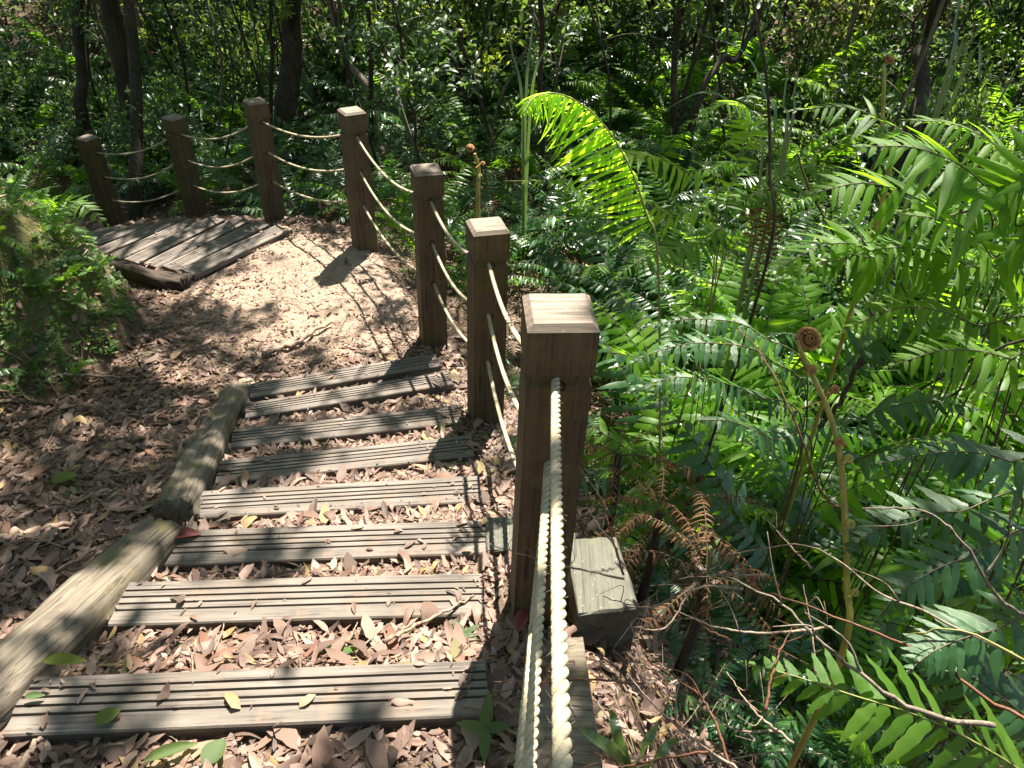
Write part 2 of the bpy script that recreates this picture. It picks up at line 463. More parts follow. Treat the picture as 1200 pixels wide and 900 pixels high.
TREAD_BOXES = []
def make_board(name, fl, fr, nl, nr, mat, th=0.055, grooves=(0.22, 0.37, 0.52, 0.67), seed=0, seg=26):
    """board whose top face has the given far-left, far-right, near-left, near-right corners"""
    fl, fr, nl, nr = map(np.asarray, (fl, fr, nl, nr))
    L = 0.5 * (np.linalg.norm(fr - fl) + np.linalg.norm(nr - nl))
    ax = nrm((fr - fl) + (nr - nl)); wv = ((nl - fl) + (nr - fr)) / 2
    wv = wv - ax * (wv @ ax); w = np.linalg.norm(wv); wv = wv / w
    up = np.cross(wv, ax); up = up if up[2] > 0 else -up
    cen = (fl + fr + nl + nr) / 4
    prof = board_profile(w, th, grooves)
    k = len(prof); r = np.random.default_rng(seed)
    u = np.linspace(-L / 2, L / 2, seg)
    V = np.zeros((seg, k, 3))
    for i, uu in enumerate(u):
        wob = 0.002 * np.sin(uu * 3 + seed)
        e = 0.012 * (r.random() - 0.3) if i in (0, seg - 1) else 0
        V[i, :, 0] = uu + e + (r.normal(0, 0.002, k) if i in (0, seg - 1) else 0)
        V[i, :, 1] = -(prof[:, 0] - w / 2)
        V[i, :, 2] = prof[:, 1] + wob
    i = np.arange(seg - 1)[:, None] * k; j = np.arange(k)[None]; j2 = (j + 1) % k
    Q = np.stack([i + j, i + k + j, i + k + j2, i + j2], -1).reshape(-1, 4)
    # end caps: strips between the bottom line and the profile
    V = V.reshape(-1, 3)
    T = []
    for base, flip in ((0, False), ((seg - 1) * k, True)):
        c = len(V); V = np.concatenate([V, (V[base] + V[base + k - 1])[None] / 2 + np.array([[0, 0, th * 0.3]])])
        for q in range(k):
            t = (c, base + q, base + (q + 1) % k)
            T.append(t if not flip else (t[0], t[2], t[1]))
    me = new_mesh(name, V, Q, T, mat, False)
    Mw = Matrix(((ax[0], -wv[0], up[0], cen[0]), (ax[1], -wv[1], up[1], cen[1]), (ax[2], -wv[2], up[2], cen[2]), (0, 0, 0, 1)))
    o = link(name, me); o.matrix_world = Mw
    TREAD_BOXES.append((cen, ax, wv, L / 2, w / 2))
    return o

TL = ['wide grooved grey board step nearest the camera with a yellow leaf on it',
      'grooved board step second from the camera, ending left at the gap of the log',
      'grooved board step level with the short timber piece behind the near post',
      'fourth grooved board step from the camera, left end at the log join',
      'fifth grooved board step from the camera, right end in the second post shadow',
      'sixth grooved board step from the camera, ending beside the foot of the second post',
      'grooved board step second from the bare landing, close against the last one',
      'farthest grooved board step of the stairs at the edge of the bare landing']
for i, (z, fl, fr, nl, nr) in enumerate(TR):
    o = make_board('stair_tread', at_z(*fl, z), at_z(*fr, z), at_z(*nl, z), at_z(*nr, z), MAT['tread'], seed=i)
    tag(o, TL[i], 'step', 'grooved board steps of the near stairs')

# second flight, turning left and downhill
PER = np.array([-D2[1], D2[0]]); PER = PER if PER[1] > 0 else -PER
F2 = [((228, 322), (343, 268)), ((205, 318), (315, 263)), ((183, 314), (292, 258)), ((160, 309), (262, 257)), ((141, 303), (235, 260)), ((122, 297), (205, 262)), ((104, 291), (176, 264)), ((92, 282), (150, 268))]
F2Z = [-0.672 - 0.09 * i for i in range(8)]
for i in range(8):
    z = F2Z[i]
    a = at_z(*F2[i][0], z); b = at_z(*F2[i][1], z)
    print('far board', i, a.round(2), b.round(2), round(float(np.linalg.norm(a - b)), 2))
    w = np.array([*(-D2 * 0.137), 0.0])
    o = make_board('stair_tread', a - w, b - w, a, b, MAT['tread'], th=0.035, seed=20 + i, seg=12)
    tag(o, ['first', 'second', 'third', 'fourth', 'fifth', 'sixth', 'seventh', 'eighth'][i] + ' weathered board step down from the landing on the far flight turning left', 'step', 'board steps of the far flight')

# ------------------------------------------------------------------ timber edging, logs and blocks
LOG_LINES = []
def make_log(P, half_w, half_h, mat, seed, n=70, k=32, power=6.0, rough=0.014):
    P = spline(P, n); r = np.random.default_rng(seed)
    t = nrm(np.gradient(P, axis=0)); side = nrm(np.cross(t, [0, 0, 1.0])); up = np.cross(side, t)
    th = np.linspace(0, 2 * np.pi, k, endpoint=False)
    c, s = np.cos(th), np.sin(th)
    sc = (np.abs(c) ** power + np.abs(s) ** power) ** (-1 / power)
    L = np.linspace(0, np.linalg.norm(P[-1] - P[0]), n)
    nz = vnoise(L[:, None] * 5 + seed * 3, th[None] * 2.2, seed) - 0.5
    nz2 = vnoise(L[:, None] * 7 + seed, th[None] * 9, seed + 5) - 0.5
    rad = sc[None] * (1 + 0) ; disp = rough * 2.2 * nz + rough * nz2
    V = P[:, None] + side[:, None] * ((half_w * rad + disp) * c)[:, :, None] + up[:, None] * ((half_h * rad + disp) * s)[:, :, None]
    V[0] -= t[0] * (0.02 * r.random((k, 1))); V[-1] += t[-1] * (0.02 * r.random((k, 1)))
    i = np.arange(n - 1)[:, None] * k; j = np.arange(k)[None]; j2 = (j + 1) % k
    Q = np.stack([i + j, i + j2, i + k + j2, i + k + j], -1).reshape(-1, 4)
    V = np.concatenate([V.reshape(-1, 3), P[:1], P[-1:]])
    T = [(n * k, (q + 1) % k, q) for q in range(k)] + [(n * k + 1, (n - 1) * k + q, (n - 1) * k + (q + 1) % k) for q in range(k)]
    LOG_LINES.append((P[:, :2], half_w))
    # local frame: x along the log
    ax = nrm(P[-1] - P[0]); sd = nrm(np.cross([0, 0, 1.0], ax)); u2 = np.cross(ax, sd)
    Rm = np.stack([ax, sd, u2], 1); cen = P.mean(0)
    me = new_mesh('log', (V - cen) @ Rm, Q, T, mat)
    Mw = Matrix([[*Rm[i], cen[i]] for i in range(3)] + [[0, 0, 0, 1]])
    o = link('edging_log', me); o.matrix_world = Mw
    return o

z1 = [0.22, 0.19, 0.08, -0.05]
l1 = [at_z(-90, 860, 0.17), at_z(6, 776, 0.135), at_z(90, 699, 0.04), at_z(180, 622, -0.085)]
for p in l1: p[2] -= 0.075
tag(make_log(l1, 0.072, 0.075, MAT['log'], 3), 'thick weathered log edging the left of the nearest steps, with yellowish moss', 'log', 'logs edging the stairs')
l2 = [at_z(202, 590, -0.165), at_z(230, 535, -0.28), at_z(256, 485, -0.46), at_z(277, 452, -0.585)]
for p in l2: p[2] -= 0.075
tag(make_log(l2, 0.06, 0.075, MAT['log'], 4), 'slimmer weathered log edging the left of the farther steps up to the landing', 'log', 'logs edging the stairs')
l3 = [at_z(216, 331, -0.66), at_z(182, 323, -0.66), at_z(136, 310, -0.70)]
for p in l3: p[2] -= 0.06
o = make_log(l3, 0.06, 0.085, MAT['darklog'], 6, rough=0.02)
o.name = 'rotten_log'
tag(o, 'short dark rotten log at the near side of the far flight of steps', 'log')

def make_block(name, tl, tr, nl, nr, th, mat, jig=0.004, seed=0):
    r = np.random.default_rng(seed)
    top = np.array([nl, nr, tr, tl], float); bot = top.copy(); bot[:, 2] -= th
    cen = top.mean(0) - [0, 0, th / 2]
    def lerp(A, B, t): return A + (B - A) * t
    g = Geo(); n = 6; ch = 0.006
    rows = []
    for lvl, (zo, ins) in enumerate([(-th, 0), (-th * 0.5, 0), (-ch, 0), (0, ch)]):
        c0 = top.mean(0); ring = []
        for e in range(4):
            A, B = top[e], top[(e + 1) % 4]
            for q in range(n):
                p = lerp(A, B, q / n); d = c0 - p; d[2] = 0
                p = p + d / (np.linalg.norm(d) + 1e-9) * ins + r.normal(0, 0.0012, 3); p[2] += zo; ring.append(p)
        rows.append(ring)
    V = np.array(rows).reshape(-1, 3); k = 4 * n
    i = np.arange(3)[:, None] * k; j = np.arange(k)[None]; j2 = (j + 1) % k
    Q = np.stack([i + j, i + j2, i + k + j2, i + k + j], -1).reshape(-1, 4)
    V = np.concatenate([V, top.mean(0)[None]])
    T = [(4 * k, 3 * k + q, 3 * k + (q + 1) % k) for q in range(k)]
    me = new_mesh(name, V - cen, Q, T, mat, False)
    o = link(name, me); o.location = cen
    return o
zb = 0.0
tag(make_block('timber_block', at_z(664, 630, zb), at_z(722, 628, zb), at_z(677, 720, zb), at_z(750, 712, zb), 0.2, MAT['block']),
    'squat grey timber block with a fern shadow on top, right of the near post', 'timber block')
zb = -0.11
tag(make_block('timber_crosspiece', at_z(569, 606, zb), at_z(668, 598, zb), at_z(570, 645, zb), at_z(676, 640, zb), 0.12, MAT['block']),
    'grey timber crosspiece lying behind the foot of the near post', 'timber')
zb = 0.10
tag(make_block('sill_timber', at_z(632, 752, 0.04), at_z(683, 744, 0.04), at_z(596, 960, 0.16), at_z(715, 960, 0.16), 0.12, MAT['log']),
    'long pale timber sill on the ground beneath the near ropes', 'timber')

# ------------------------------------------------------------------ posts
PH, PW = 0.90, 0.135
def rings_mesh(name, levels, mat, sub=1):
    """square rings (half width, z) stacked"""
    V, Q, T = [], [], []
    for hw, z in levels:
        V += [(-hw, -hw, z), (hw, -hw, z), (hw, hw, z), (-hw, hw, z)]
    for i in range(len(levels) - 1):
        for j in range(4):
            Q.append((i * 4 + j, i * 4 + (j + 1) % 4, i * 4 + 4 + (j + 1) % 4, i * 4 + 4 + j))
    n = len(levels)
    Q.append((4 * n - 4, 4 * n - 3, 4 * n - 2, 4 * n - 1)); Q.append((3, 2, 1, 0))
    return new_mesh(name, V, Q, None, mat, False)
hw = PW / 2
shaft_me = rings_mesh('shaft', [(hw, -0.35), (hw, 0.2), (hw, 0.5), (hw, PH - 0.145), (hw - 0.006, PH - 0.14), (hw - 0.006, PH - 0.12)], MAT['post'])
cap_me = rings_mesh('cap', [(hw - 0.001, PH - 0.12), (hw + 0.003, PH - 0.117), (hw + 0.003, PH - 0.013), (hw - 0.010, PH)], MAT['post'])
cap_me.materials.append(MAT['cap'])
for p_ in cap_me.polygons:
    if p_.center.z > PH - 0.012 and p_.normal.z > 0.2: p_.material_index = 1
hole_m = N('hole_dark'); MAT['hole'] = hole_m.surf((0.012, 0.01, 0.008), 0.95)
def ring_me():
    g = Geo(); th = np.linspace(0, 2 * np.pi, 13)
    tube(g, np.stack([0.0125 * np.cos(th), 0 * th, 0.0125 * np.sin(th)], 1), 0.0022, 5, False)
    return g.mesh('rope_hole', MAT['hole'])
hole_me = ring_me()
PL = ['nearest square brown post with a chamfered cap, rope coming straight towards the camera',
      'dark shaded square post second from the camera, beside the upper steps',
      'brown square post third from the camera, at the edge of the sunny landing',
      'brown square post fourth from the camera, at the outer corner of the landing',
      'square post at the top of the far flight, rightmost of the three',
      'square post leaning in view, middle of the three beside the far flight',
      'leftmost and farthest square post, at the foot of the far flight']
ROPE_H = (0.755, 0.53, 0.30)
def make_post(px, py, pz, yaw, label):
    t = thing('fence_post', (px, py, pz), label, 'post', 'square posts of the rope fence', R(yaw))
    link('shaft', shaft_me, t); link('cap', cap_me, t)
    for h in ROPE_H:
        for s in (-1, 1):
            link('rope_hole', hole_me, t, Matrix.Translation((0, s * (hw + 0.0005), h)))
    return t
for (px, py, pz, yaw), lb in zip(POSTS, PL): make_post(px, py, pz, yaw, lb)
make_post(*POST_PREV, 'square post just behind the camera holding the near ropes')

# ------------------------------------------------------------------ ropes: three twisted strands
def rope_curve(a, b, sag, n):
    t = np.linspace(0, 1, n)[:, None]
    P = a + (b - a) * t
    P[:, 2] -= 4 * sag * (t * (1 - t))[:, 0]
    return P
def strand_mesh(P, r, pitch, ph, k, origin):
    t, A, B = frames(P)
    L = np.concatenate([[0], np.cumsum(np.linalg.norm(np.diff(P, axis=0), axis=1))])
    a = 2 * np.pi * L / pitch + ph
    C = P + r * 0.52 * (np.cos(a)[:, None] * A + np.sin(a)[:, None] * B)
    g = Geo(); tube(g, C, r * 0.56, k)
    return g, L[-1]
def make_rope(a, b, sag, r, label, near=False):
    L = np.linalg.norm(b - a); pitch = r * 6.6
    n = int(L / pitch * (14 if near else 8)) + 4
    P = rope_curve(a, b, sag, n); org = P[n // 2]
    if near:
        t = thing('rope', org, label, 'rope', 'ropes strung between the posts')
        for s in range(3):
            g, _ = strand_mesh(P, r, pitch, s * 2.0944, 9, org)
            link('strand', g.mesh('strand', MAT['rope'], True, org), t)
        g = Geo()
        for _ in range(420):
            c = P[rng.integers(2, n - 2)]; d = rand_dir(1)[0]; q = c + d * r * 0.95
            e2 = rand_dir(1)[0]; hl_ = rng.uniform(0.002, 0.007)
            tube(g, np.array([q, q + (d * .7 + e2) * hl_ * .5, q + (d * .5 + e2 * 1.4) * hl_]), 0.00016, 3, False)
        tag(link('fibre', g.mesh('fibre', MAT['rope'], True, org), t), kind='stuff')
    else:
        G = Geo()
        for s in range(3):
            g, _ = strand_mesh(P, r, pitch, s * 2.0944, 5, org)
            G.add(np.concatenate(g.V), np.concatenate(g.Q), np.concatenate(g.T))
        o = link('rope', G.mesh('rope', MAT['rope'], True, org)); o.location = org
        tag(o, label, 'rope', 'ropes strung between the posts')
LV = ['upper', 'middle', 'lower']
SEGN = ['the nearest post and the second post', 'the second and third posts', 'the third and fourth posts', 'the fourth post and the post above the far flight',
        'the first two posts of the far flight', 'the last two posts at the far left']
chain = [POST_PREV] + POSTS
for si in range(len(chain) - 1):
    A, B = chain[si], chain[si + 1]
    for hi, h in enumerate(ROPE_H):
        a = np.array([A[0], A[1], A[2] + h]); b = np.array([B[0], B[1], B[2] + h])
        d = nrm(b - a)
        a2, b2 = a + d * 0.03, b - d * 0.03
        if si == 0:
            a2 = a2 + np.array([0.0, -0.035, -0.06])[hi] * np.array([1.0, 0, 0])
            make_rope(b2, a2, 0.05 + 0.012 * hi, 0.0089, 'cream twisted rope from the near post towards the camera, ' + ['uppermost and brightest', 'middle of three', 'lowest and leftmost'][hi], True)
        else:
            make_rope(a2, b2, [0.10, 0.09, 0.10, 0.07, 0.09, 0.08][si - 1] + 0.01 * (hi == 1), 0.0078, LV[hi] + ' cream rope sagging between ' + SEGN[si - 1])

ZONES = [(60, 'at the far left edge'), (150, 'behind the leftmost post'), (255, 'behind the middle post of the far flight'), (365, 'behind the post atop the far flight'), (465, 'behind the fourth post'),
         (540, 'behind the third post'), (612, 'left of the lime frond'), (770, 'behind the lime frond'), (860, 'right of the lime frond'), (940, 'around the withered fern'), (1060, 'at the upper right'), (1e9, 'by the right edge')]
def zone(x, y, ref=(5.0, 8.0), h=0.4):
    px, py, d = project(np.array([[x, y, HS(x, y) + h]])); d = float(d[0])
    zn = next(t for lim, t in ZONES if px[0] < lim)
    return zn + (', nearest rank' if d < ref[0] else ', middle rank' if d < ref[1] else ', far back')

# ------------------------------------------------------------------ leaf shapes
def leaf_template(nsec=4, fold=0.25, bend=0.15, curl=0.0):
    """unit leaf along +x, 3 verts per section: left, mid, right"""
    t = np.linspace(0, 1, nsec + 1)
    w = 0.5 * np.sin(np.pi * np.clip(t * 0.97 + 0.02, 0, 1) ** 0.85) ** 0.7 + 0.015
    V = []
    for ti, wi in zip(t, w):
        z = -bend * ti ** 2 + curl * np.sin(ti * 6)
        V += [(ti, wi, z + fold * wi), (ti, 0, z), (ti, -wi, z + fold * wi)]
    Q = []
    for i in range(nsec):
        a = i * 3
        Q += [(a, a + 1, a + 4, a + 3), (a + 1, a + 2, a + 5, a + 4)]
    return np.array(V), np.array(Q)
def quad_leaf(fold=0.2, bend=0.2):
    """cheap leaf: 6 verts, 4 faces"""
    V = np.array([(0, 0, 0), (0.38, 0.5, 0.5 * fold), (0.42, 0, -0.05 * bend), (0.38, -0.5, 0.5 * fold), (0.75, 0.27, 0.2 * fold - 0.5 * bend), (0.75, -0.27, 0.2 * fold - 0.5 * bend), (1, 0, -bend)])
    T = np.array([(0, 2, 1), (0, 3, 2), (1, 2, 4), (2, 3, 5), (2, 5, 4), (4, 5, 6)])
    return V, T

def scatter_leaves(P, D, Nn, L, W, tmpl, quads):
    """place a leaf template at points P with direction D, normal Nn, length L, width W; returns V, F"""
    V0, F0 = tmpl
    D = nrm(D); Nn = Nn - D * np.sum(Nn * D, 1, keepdims=True); Nn = nrm(Nn); Wd = np.cross(Nn, D)
    V = P[:, None] + (V0[None, :, 0:1] * L[:, None, None]) * D[:, None] + (V0[None, :, 1:2] * W[:, None, None]) * Wd[:, None] + (V0[None, :, 2:3] * L[:, None, None]) * Nn[:, None]
    F = F0[None] + (np.arange(len(P)) * len(V0))[:, None, None]
    return V.reshape(-1, 3), F.reshape(-1, F0.shape[1])


# ------------------------------------------------------------------ leaf litter
def on_timber(x, y, margin=0.0):
    m = np.zeros(np.shape(x), bool)
    for c, ax, wv, hl, hwid in TREAD_BOXES:
        u = (x - c[0]) * ax[0] + (y - c[1]) * ax[1]; v = (x - c[0]) * wv[0] + (y - c[1]) * wv[1]
        m |= (np.abs(u) < hl + margin) & (np.abs(v) < hwid + margin)
    for P, hwid in LOG_LINES:
        for a, b in zip(P[:-1:5], P[5::5]):
            d = b - a; t = np.clip(((x - a[0]) * d[0] + (y - a[1]) * d[1]) / (d @ d), 0, 1)
            m |= np.hypot(x - a[0] - t * d[0], y - a[1] - t * d[1]) < hwid + margin
    for p in POSTS: m |= (np.abs(x - p[0]) < 0.08) & (np.abs(y - p[1]) < 0.08)
    return m

nl = 260000
lx = rng.uniform(-5.0, 2.2, nl); ly = rng.uniform(0.25, 7.5, nl)
fd = poly_sd(lx, ly, FENCE); bd = -poly_sd(lx, ly, BANK)
sandy = np.exp(-(((lx - LAND[0] + 0.1) / 0.9) ** 2 + ((ly - LAND[1] - 0.1) / 0.95) ** 2) ** 1.5)
dist = np.hypot(lx, ly)
keep = np.clip(2.6 / dist, 0.35, 1.0)
keep *= np.where(bd > 0, 0.16, 1.0) * np.where(fd > 0.15, 0.4, 1.0) * (1 - 0.7 * sandy)
keep *= 0.75 + 0.5 * vnoise(lx * 2, ly * 2, 9) 
ok = (rng.random(nl) < keep) & ~on_timber(lx, ly, 0.012)
pxl, pyl, dl = project(np.stack([lx, ly, H(lx, ly, False)], 1))
ok &= (pxl > -150) & (pxl < 1350) & (pyl < 1000) & (pyl > -50)
lx, ly, sandy, fd = lx[ok], ly[ok], sandy[ok], fd[ok]
n = len(lx); print('litter leaves', n)
e = 0.02
hz = H(lx, ly); nx = -(H(lx + e, ly) - hz) / e; ny = -(H(lx, ly + e) - hz) / e
NN = nrm(np.stack([nx * 0.7, ny * 0.7, np.ones(n)], 1) + rng.normal(0, 0.15, (n, 3)) * rng.choice([0.6, 1.0, 2.2], (n, 1), p=[.5, .38, .12]))
DD = rand_dir(n, -0.1, 0.1)
LL = rng.lognormal(math.log(0.037), 0.48, n) * (1 - 0.5 * sandy); LL = np.clip(LL, 0.012, 0.095)
WW = LL * rng.uniform(0.22, 0.52, n)
PP = np.stack([lx, ly, hz + rng.uniform(0.001, 0.022, n) * (1 - 0.6 * sandy)], 1)
px_, py_, dp_ = project(PP)
vis = (px_ > 5) & (px_ < 1195) & (py_ < 895) & (py_ > 420) & (fd < 0.3)
size = np.where(vis, LL * np.sqrt(WW / LL) / dp_, 0)
big = np.argsort(-size)[:290]
single = np.zeros(n, bool); single[big] = True
def rough_leaf(seed, n):
    r = np.random.default_rng(seed); t = np.linspace(0, 1, n + 1); V = []
    pk = r.uniform(0.35, 0.6); arch = r.normal(0, 0.09); kink = r.normal(0, 0.10); tw = r.normal(0, 0.5); fold = r.normal(0.05, 0.22); side = r.normal(0, 0.10)
    broken = r.random() < 0.3
    for i, ti in enumerate(t):
        w = 0.5 * max(0.0, math.sin(math.pi * min(1, ti ** (math.log(0.5) / math.log(pk))))) ** 0.75 + 0.02
        if broken and i == n: w = r.uniform(0.15, 0.35)
        z = arch * (1 - (2 * ti - 1) ** 2) + kink * max(0, ti - 0.55); a_ = tw * (ti - 0.5)
        for sg in (1, 0, -1):
            ww = w * sg * r.uniform(0.78, 1.12) * 0.4
            V.append((ti + (r.normal(0, 0.02) if 0 < i < n else 0), (side * 4 * ti * (1 - ti) * 0.5) / 0.4 + ww * math.cos(a_) / 0.4, z + ww * math.sin(a_) + fold * abs(ww)))
    Q = []
    for i in range(n):
        k_ = i * 3; Q += [(k_, k_ + 1, k_ + 4, k_ + 3), (k_ + 1, k_ + 2, k_ + 5, k_ + 4)]
    return np.array(V), np.array(Q)
NT = 12
tm = [rough_leaf(400 + i, 4) for i in range(NT)]
G = Geo(); which = rng.integers(0, NT, n)
for k in range(NT):
    s = (which == k) & ~single
    V, Fq = scatter_leaves(PP[s], DD[s], NN[s], LL[s], WW[s] * 0.95, tm[k], True); G.add(V, Fq)
# crumbs of broken leaf between them
fr_ = rng.integers(0, n, 42000); Pf = PP[fr_] + np.concatenate([rng.normal(0, 0.03, (42000, 2)), np.zeros((42000, 1))], 1)
okf = ~on_timber(Pf[:, 0], Pf[:, 1], 0.004) & (rng.random(42000) > 0.6 * sandy[fr_]); Pf = Pf[okf]; Pf[:, 2] = H(Pf[:, 0], Pf[:, 1]) + rng.uniform(0.001, 0.016, len(Pf)); kf = len(Pf); Lf_ = rng.lognormal(math.log(0.012), 0.5, kf).clip(0.004, 0.035)
V, Fq = scatter_leaves(Pf, rand_dir(kf, -0.2, 0.2), nrm(np.array([[0, 0, 1.0]]) + rng.normal(0, 0.25, (kf, 3))), Lf_, Lf_ * rng.uniform(0.25, 0.9, kf), (np.array([(0, 0.1, 0), (0.35, 0.5, 0.05), (1, 0.1, -0.03), (0.5, -0.45, 0.04)]), np.array([(0, 3, 2, 1)])), True); G.add(V, Fq)
bp_ = []
for c, ax, wv, hl, hwid in TREAD_BOXES:
    for _ in range(46):
        u = hl * (rng.uniform(-1, 1) if rng.random() < 0.5 else (1 - 0.2 * rng.random() ** 1.5) * (1 if rng.random() < 0.7 else -1)); v = rng.uniform(-hwid, hwid)
        bp_.append(c + ax * u + wv * v + np.array([0, 0, 0.004]))
bp_ = np.array(bp_); kb = len(bp_); Lb = rng.lognormal(math.log(0.017), 0.55, kb).clip(0.005, 0.06)
V, Fq = scatter_leaves(bp_, rand_dir(kb, -0.05, 0.05), nrm(np.array([[0, 0, 1.0]]) + rng.normal(0, 0.07, (kb, 3))), Lb, Lb * rng.uniform(0.15, 0.5, kb), tm[3], True); G.add(V, Fq)
tag(link('leaf_litter', G.mesh('leaf_litter', MAT['litter'])), 'dry brown leaf litter covering the path and slopes', 'leaf litter', kind='stuff')
tm2 = [rough_leaf(400 + i, 6) for i in range(NT)]
dry_me = [new_mesh('dry_leaf', V, Q, None, MAT['dryleaf']) for V, Q in tm2]
def mat4(d, n_, L, W, p):
    d = nrm(d); n_ = nrm(n_ - d * (n_ @ d)); w = np.cross(n_, d)
    return Matrix(((d[0] * L, w[0] * W, n_[0] * L, p[0]), (d[1] * L, w[1] * W, n_[1] * L, p[1]), (d[2] * L, w[2] * W, n_[2] * L, p[2]), (0, 0, 0, 1)))
NEAR_Y = [(at_z(*t[3], t[0])[1] + at_z(*t[4], t[0])[1]) / 2 for t in TR]
def leaf_where(x, y):
    k = sum(y > q + 0.05 for q in NEAR_Y)
    LX = [(at_z(*t[3], t[0])[0], at_z(*t[4], t[0])[0]) for t in TR]; a_, b_ = LX[min(k, 7)]
    row = ['in front of the nearest board step'] + ['between the %s and %s board steps' % (u, v) for u, v in zip(['nearest', 'second', 'third', 'fourth', 'fifth', 'sixth', 'seventh'], ['second', 'third', 'fourth', 'fifth', 'sixth', 'seventh', 'last'])] + ['on the landing']
    if x < a_ - 0.1: return 'left of the edging log, level with the %s step' % ['nearest', 'second', 'third', 'fourth', 'fifth', 'sixth', 'seventh', 'last', 'last'][k]
    if x > b_: return 'by the rope fence, level with the %s step' % ['nearest', 'second', 'third', 'fourth', 'fifth', 'sixth', 'seventh', 'last', 'last'][k]
    f = (x - a_) / (b_ - a_)
    return row[k] + (', left third' if f < .33 else ', middle' if f < .66 else ', right third')
for i in big:
    o = link('fallen_leaf', dry_me[which[i]]); o.matrix_world = mat4(DD[i], NN[i], LL[i], WW[i], PP[i])
    tag(o, ('big' if LL[i] > 0.075 else 'smaller') + ' dry leaf ' + leaf_where(lx[i], ly[i]), 'leaf', 'fallen leaves around the nearest steps')

green_me = new_mesh('green_leaf', *[a for a in leaf_template(5, 0.25, 0.1, 0.0)], None, MAT['leaf_mid'])
lime_me = new_mesh('lime_leaf', *[a for a in leaf_template(5, 0.2, 0.1, 0.0)], None, MAT['leaf_yellow'])
rm = N('red_leaf'); MAT['redleaf'] = rm.surf((0.16, 0.035, 0.03), 0.5, None, 0.4, (0.3, 0.05, 0.03), 0.15)
red_me = new_mesh('red_leaf', *[a for a in leaf_template(5, 0.3, 0.1, 0.0)], None, MAT['redleaf'])
def tread_z(px, py, zt):  return at_z(px, py, zt)
for (px, py, z, me, Lf, Wf, ang, lb) in [
    (112, 848, 0.118, lime_me, 0.05, 0.035, 40, 'yellow leaf lying on the front of the nearest board step'),
    (185, 822, 0.118, dry_me[0], 0.045, 0.022, 80, 'small pale dry leaf stuck on the middle grooves of the nearest step'),
    (30, 818, 0.118, green_me, 0.04, 0.015, 10, 'small green leaf at the left end of the nearest step'),
    (458, 822, 0.118, dry_me[2], 0.05, 0.018, 0, 'reddish dry leaf lying across the grooves near the right end of the nearest step'),
    (128, 727, -0.012, dry_me[1], 0.07, 0.03, 150, 'pink dry leaf resting on the left end of the second step'),
    (209, 708, -0.012, dry_me[3], 0.03, 0.02, 70, 'tiny dry leaf at the middle of the second step'),
    (195, 630, -0.112, red_me, 0.10, 0.04, 12, 'long reddish brown leaf lying on the left end of the third step'),
    (262, 645, -0.112, dry_me[2], 0.07, 0.03, 5, 'curled dry leaf on the third step'),
    (52, 776, 0.12, lime_me, 0.09, 0.028, 5, 'pale green leaf lying against the mossy side of the thick log'),
    (240, 898, 0.10, green_me, 0.06, 0.045, 70, 'bright green leaf on the litter at the bottom edge'),
    (170, 893, 0.105, green_me, 0.10, 0.026, 25, 'dark green slim leaf on the litter at the bottom edge'),
    (606, 742, 0.04, red_me, 0.08, 0.035, 75, 'dark red leaf on the soil below the near post'),
    (60, 565, -0.1, lime_me, 0.09, 0.055, 30, 'yellowish broad leaf in the shady litter left of the log'),
    (85, 572, -0.1, green_me, 0.085, 0.05, -60, 'bluish green fallen leaf in the shady litter beside the yellowish one')]:
    p = at_z(px, py, z)
    if 'litter' in lb or 'soil' in lb:
        for _ in range(6): p = at_z(px, py, HS(p[0], p[1]) + 0.03)
    o = link('fallen_leaf', me)
    o.matrix_world = mat4(np.array([math.cos(R(ang)), math.sin(R(ang)), 0.02]), np.array([0.05, -0.1, 1.0]), Lf, Wf, p + np.array([0, 0, 0.004]))
    tag(o, lb, 'leaf')

# fine twigs and leaf fragments between the leaves
G = Geo(); nt = 1500
tx = rng.uniform(-3.2, 1.4, nt); ty = rng.uniform(0.5, 5.2, nt)
okk = ~on_timber(tx, ty, 0.02) & (poly_sd(tx, ty, FENCE) < 1.2)
for x, y in zip(tx[okk], ty[okk]):
    a = rng.uniform(0, np.pi); L = rng.uniform(0.04, 0.2)
    P = np.array([[x + (t - .5) * L * math.cos(a), y + (t - .5) * L * math.sin(a) + 0.1 * L * math.sin(t * 3), 0] for t in (0, 0.35, 0.7, 1)])
    P[:, 2] = H(P[:, 0], P[:, 1]) + 0.018 + rng.uniform(0, 0.015)
    tube(G, P, np.array([1, .9, .7, .4]) * rng.uniform(0.0012, 0.003), 4, False)
tag(link('twig_litter', G.mesh('twig_litter', MAT['twig'])), 'fine dry twigs scattered in the leaf litter', 'twigs', kind='stuff')

def stick(pts, r0, r1, mat, name, label, cat, n=20, group=None, side=None):
    P = spline(pts, n); org = P[0].copy(); g = Geo()
    w = np.random.default_rng(len(label)).normal(0, r0 * 0.35, P.shape); w[0] = 0; P2 = P + w
    tube(g, P2, np.linspace(r0, r1, n), 7)
    for s in (side or []):               # side twigs joined to the branch: (fraction, offset vectors ..., radius)
        f, pl, r = s
        q = P2[min(n - 1, int(f * n))]
        tube(g, spline([q] + [q + np.asarray(v) for v in pl], 8), np.linspace(r, r * 0.35, 8), 5)
    o = link(name, g.mesh(name, mat, True, org)); o.location = org
    return tag(o, label, cat, group)
def gpt(px, py, up=0.03):
    p = at_z(px, py, -0.3)
    for _ in range(15): p = at_z(px, py, HS(p[0], p[1]) + up)
    return p
stick([gpt(308, 414), gpt(345, 402), gpt(388, 377)], 0.016, 0.009, MAT['twig'], 'fallen_stick', 'straight pale stick lying on the litter at the edge of the landing', 'stick')
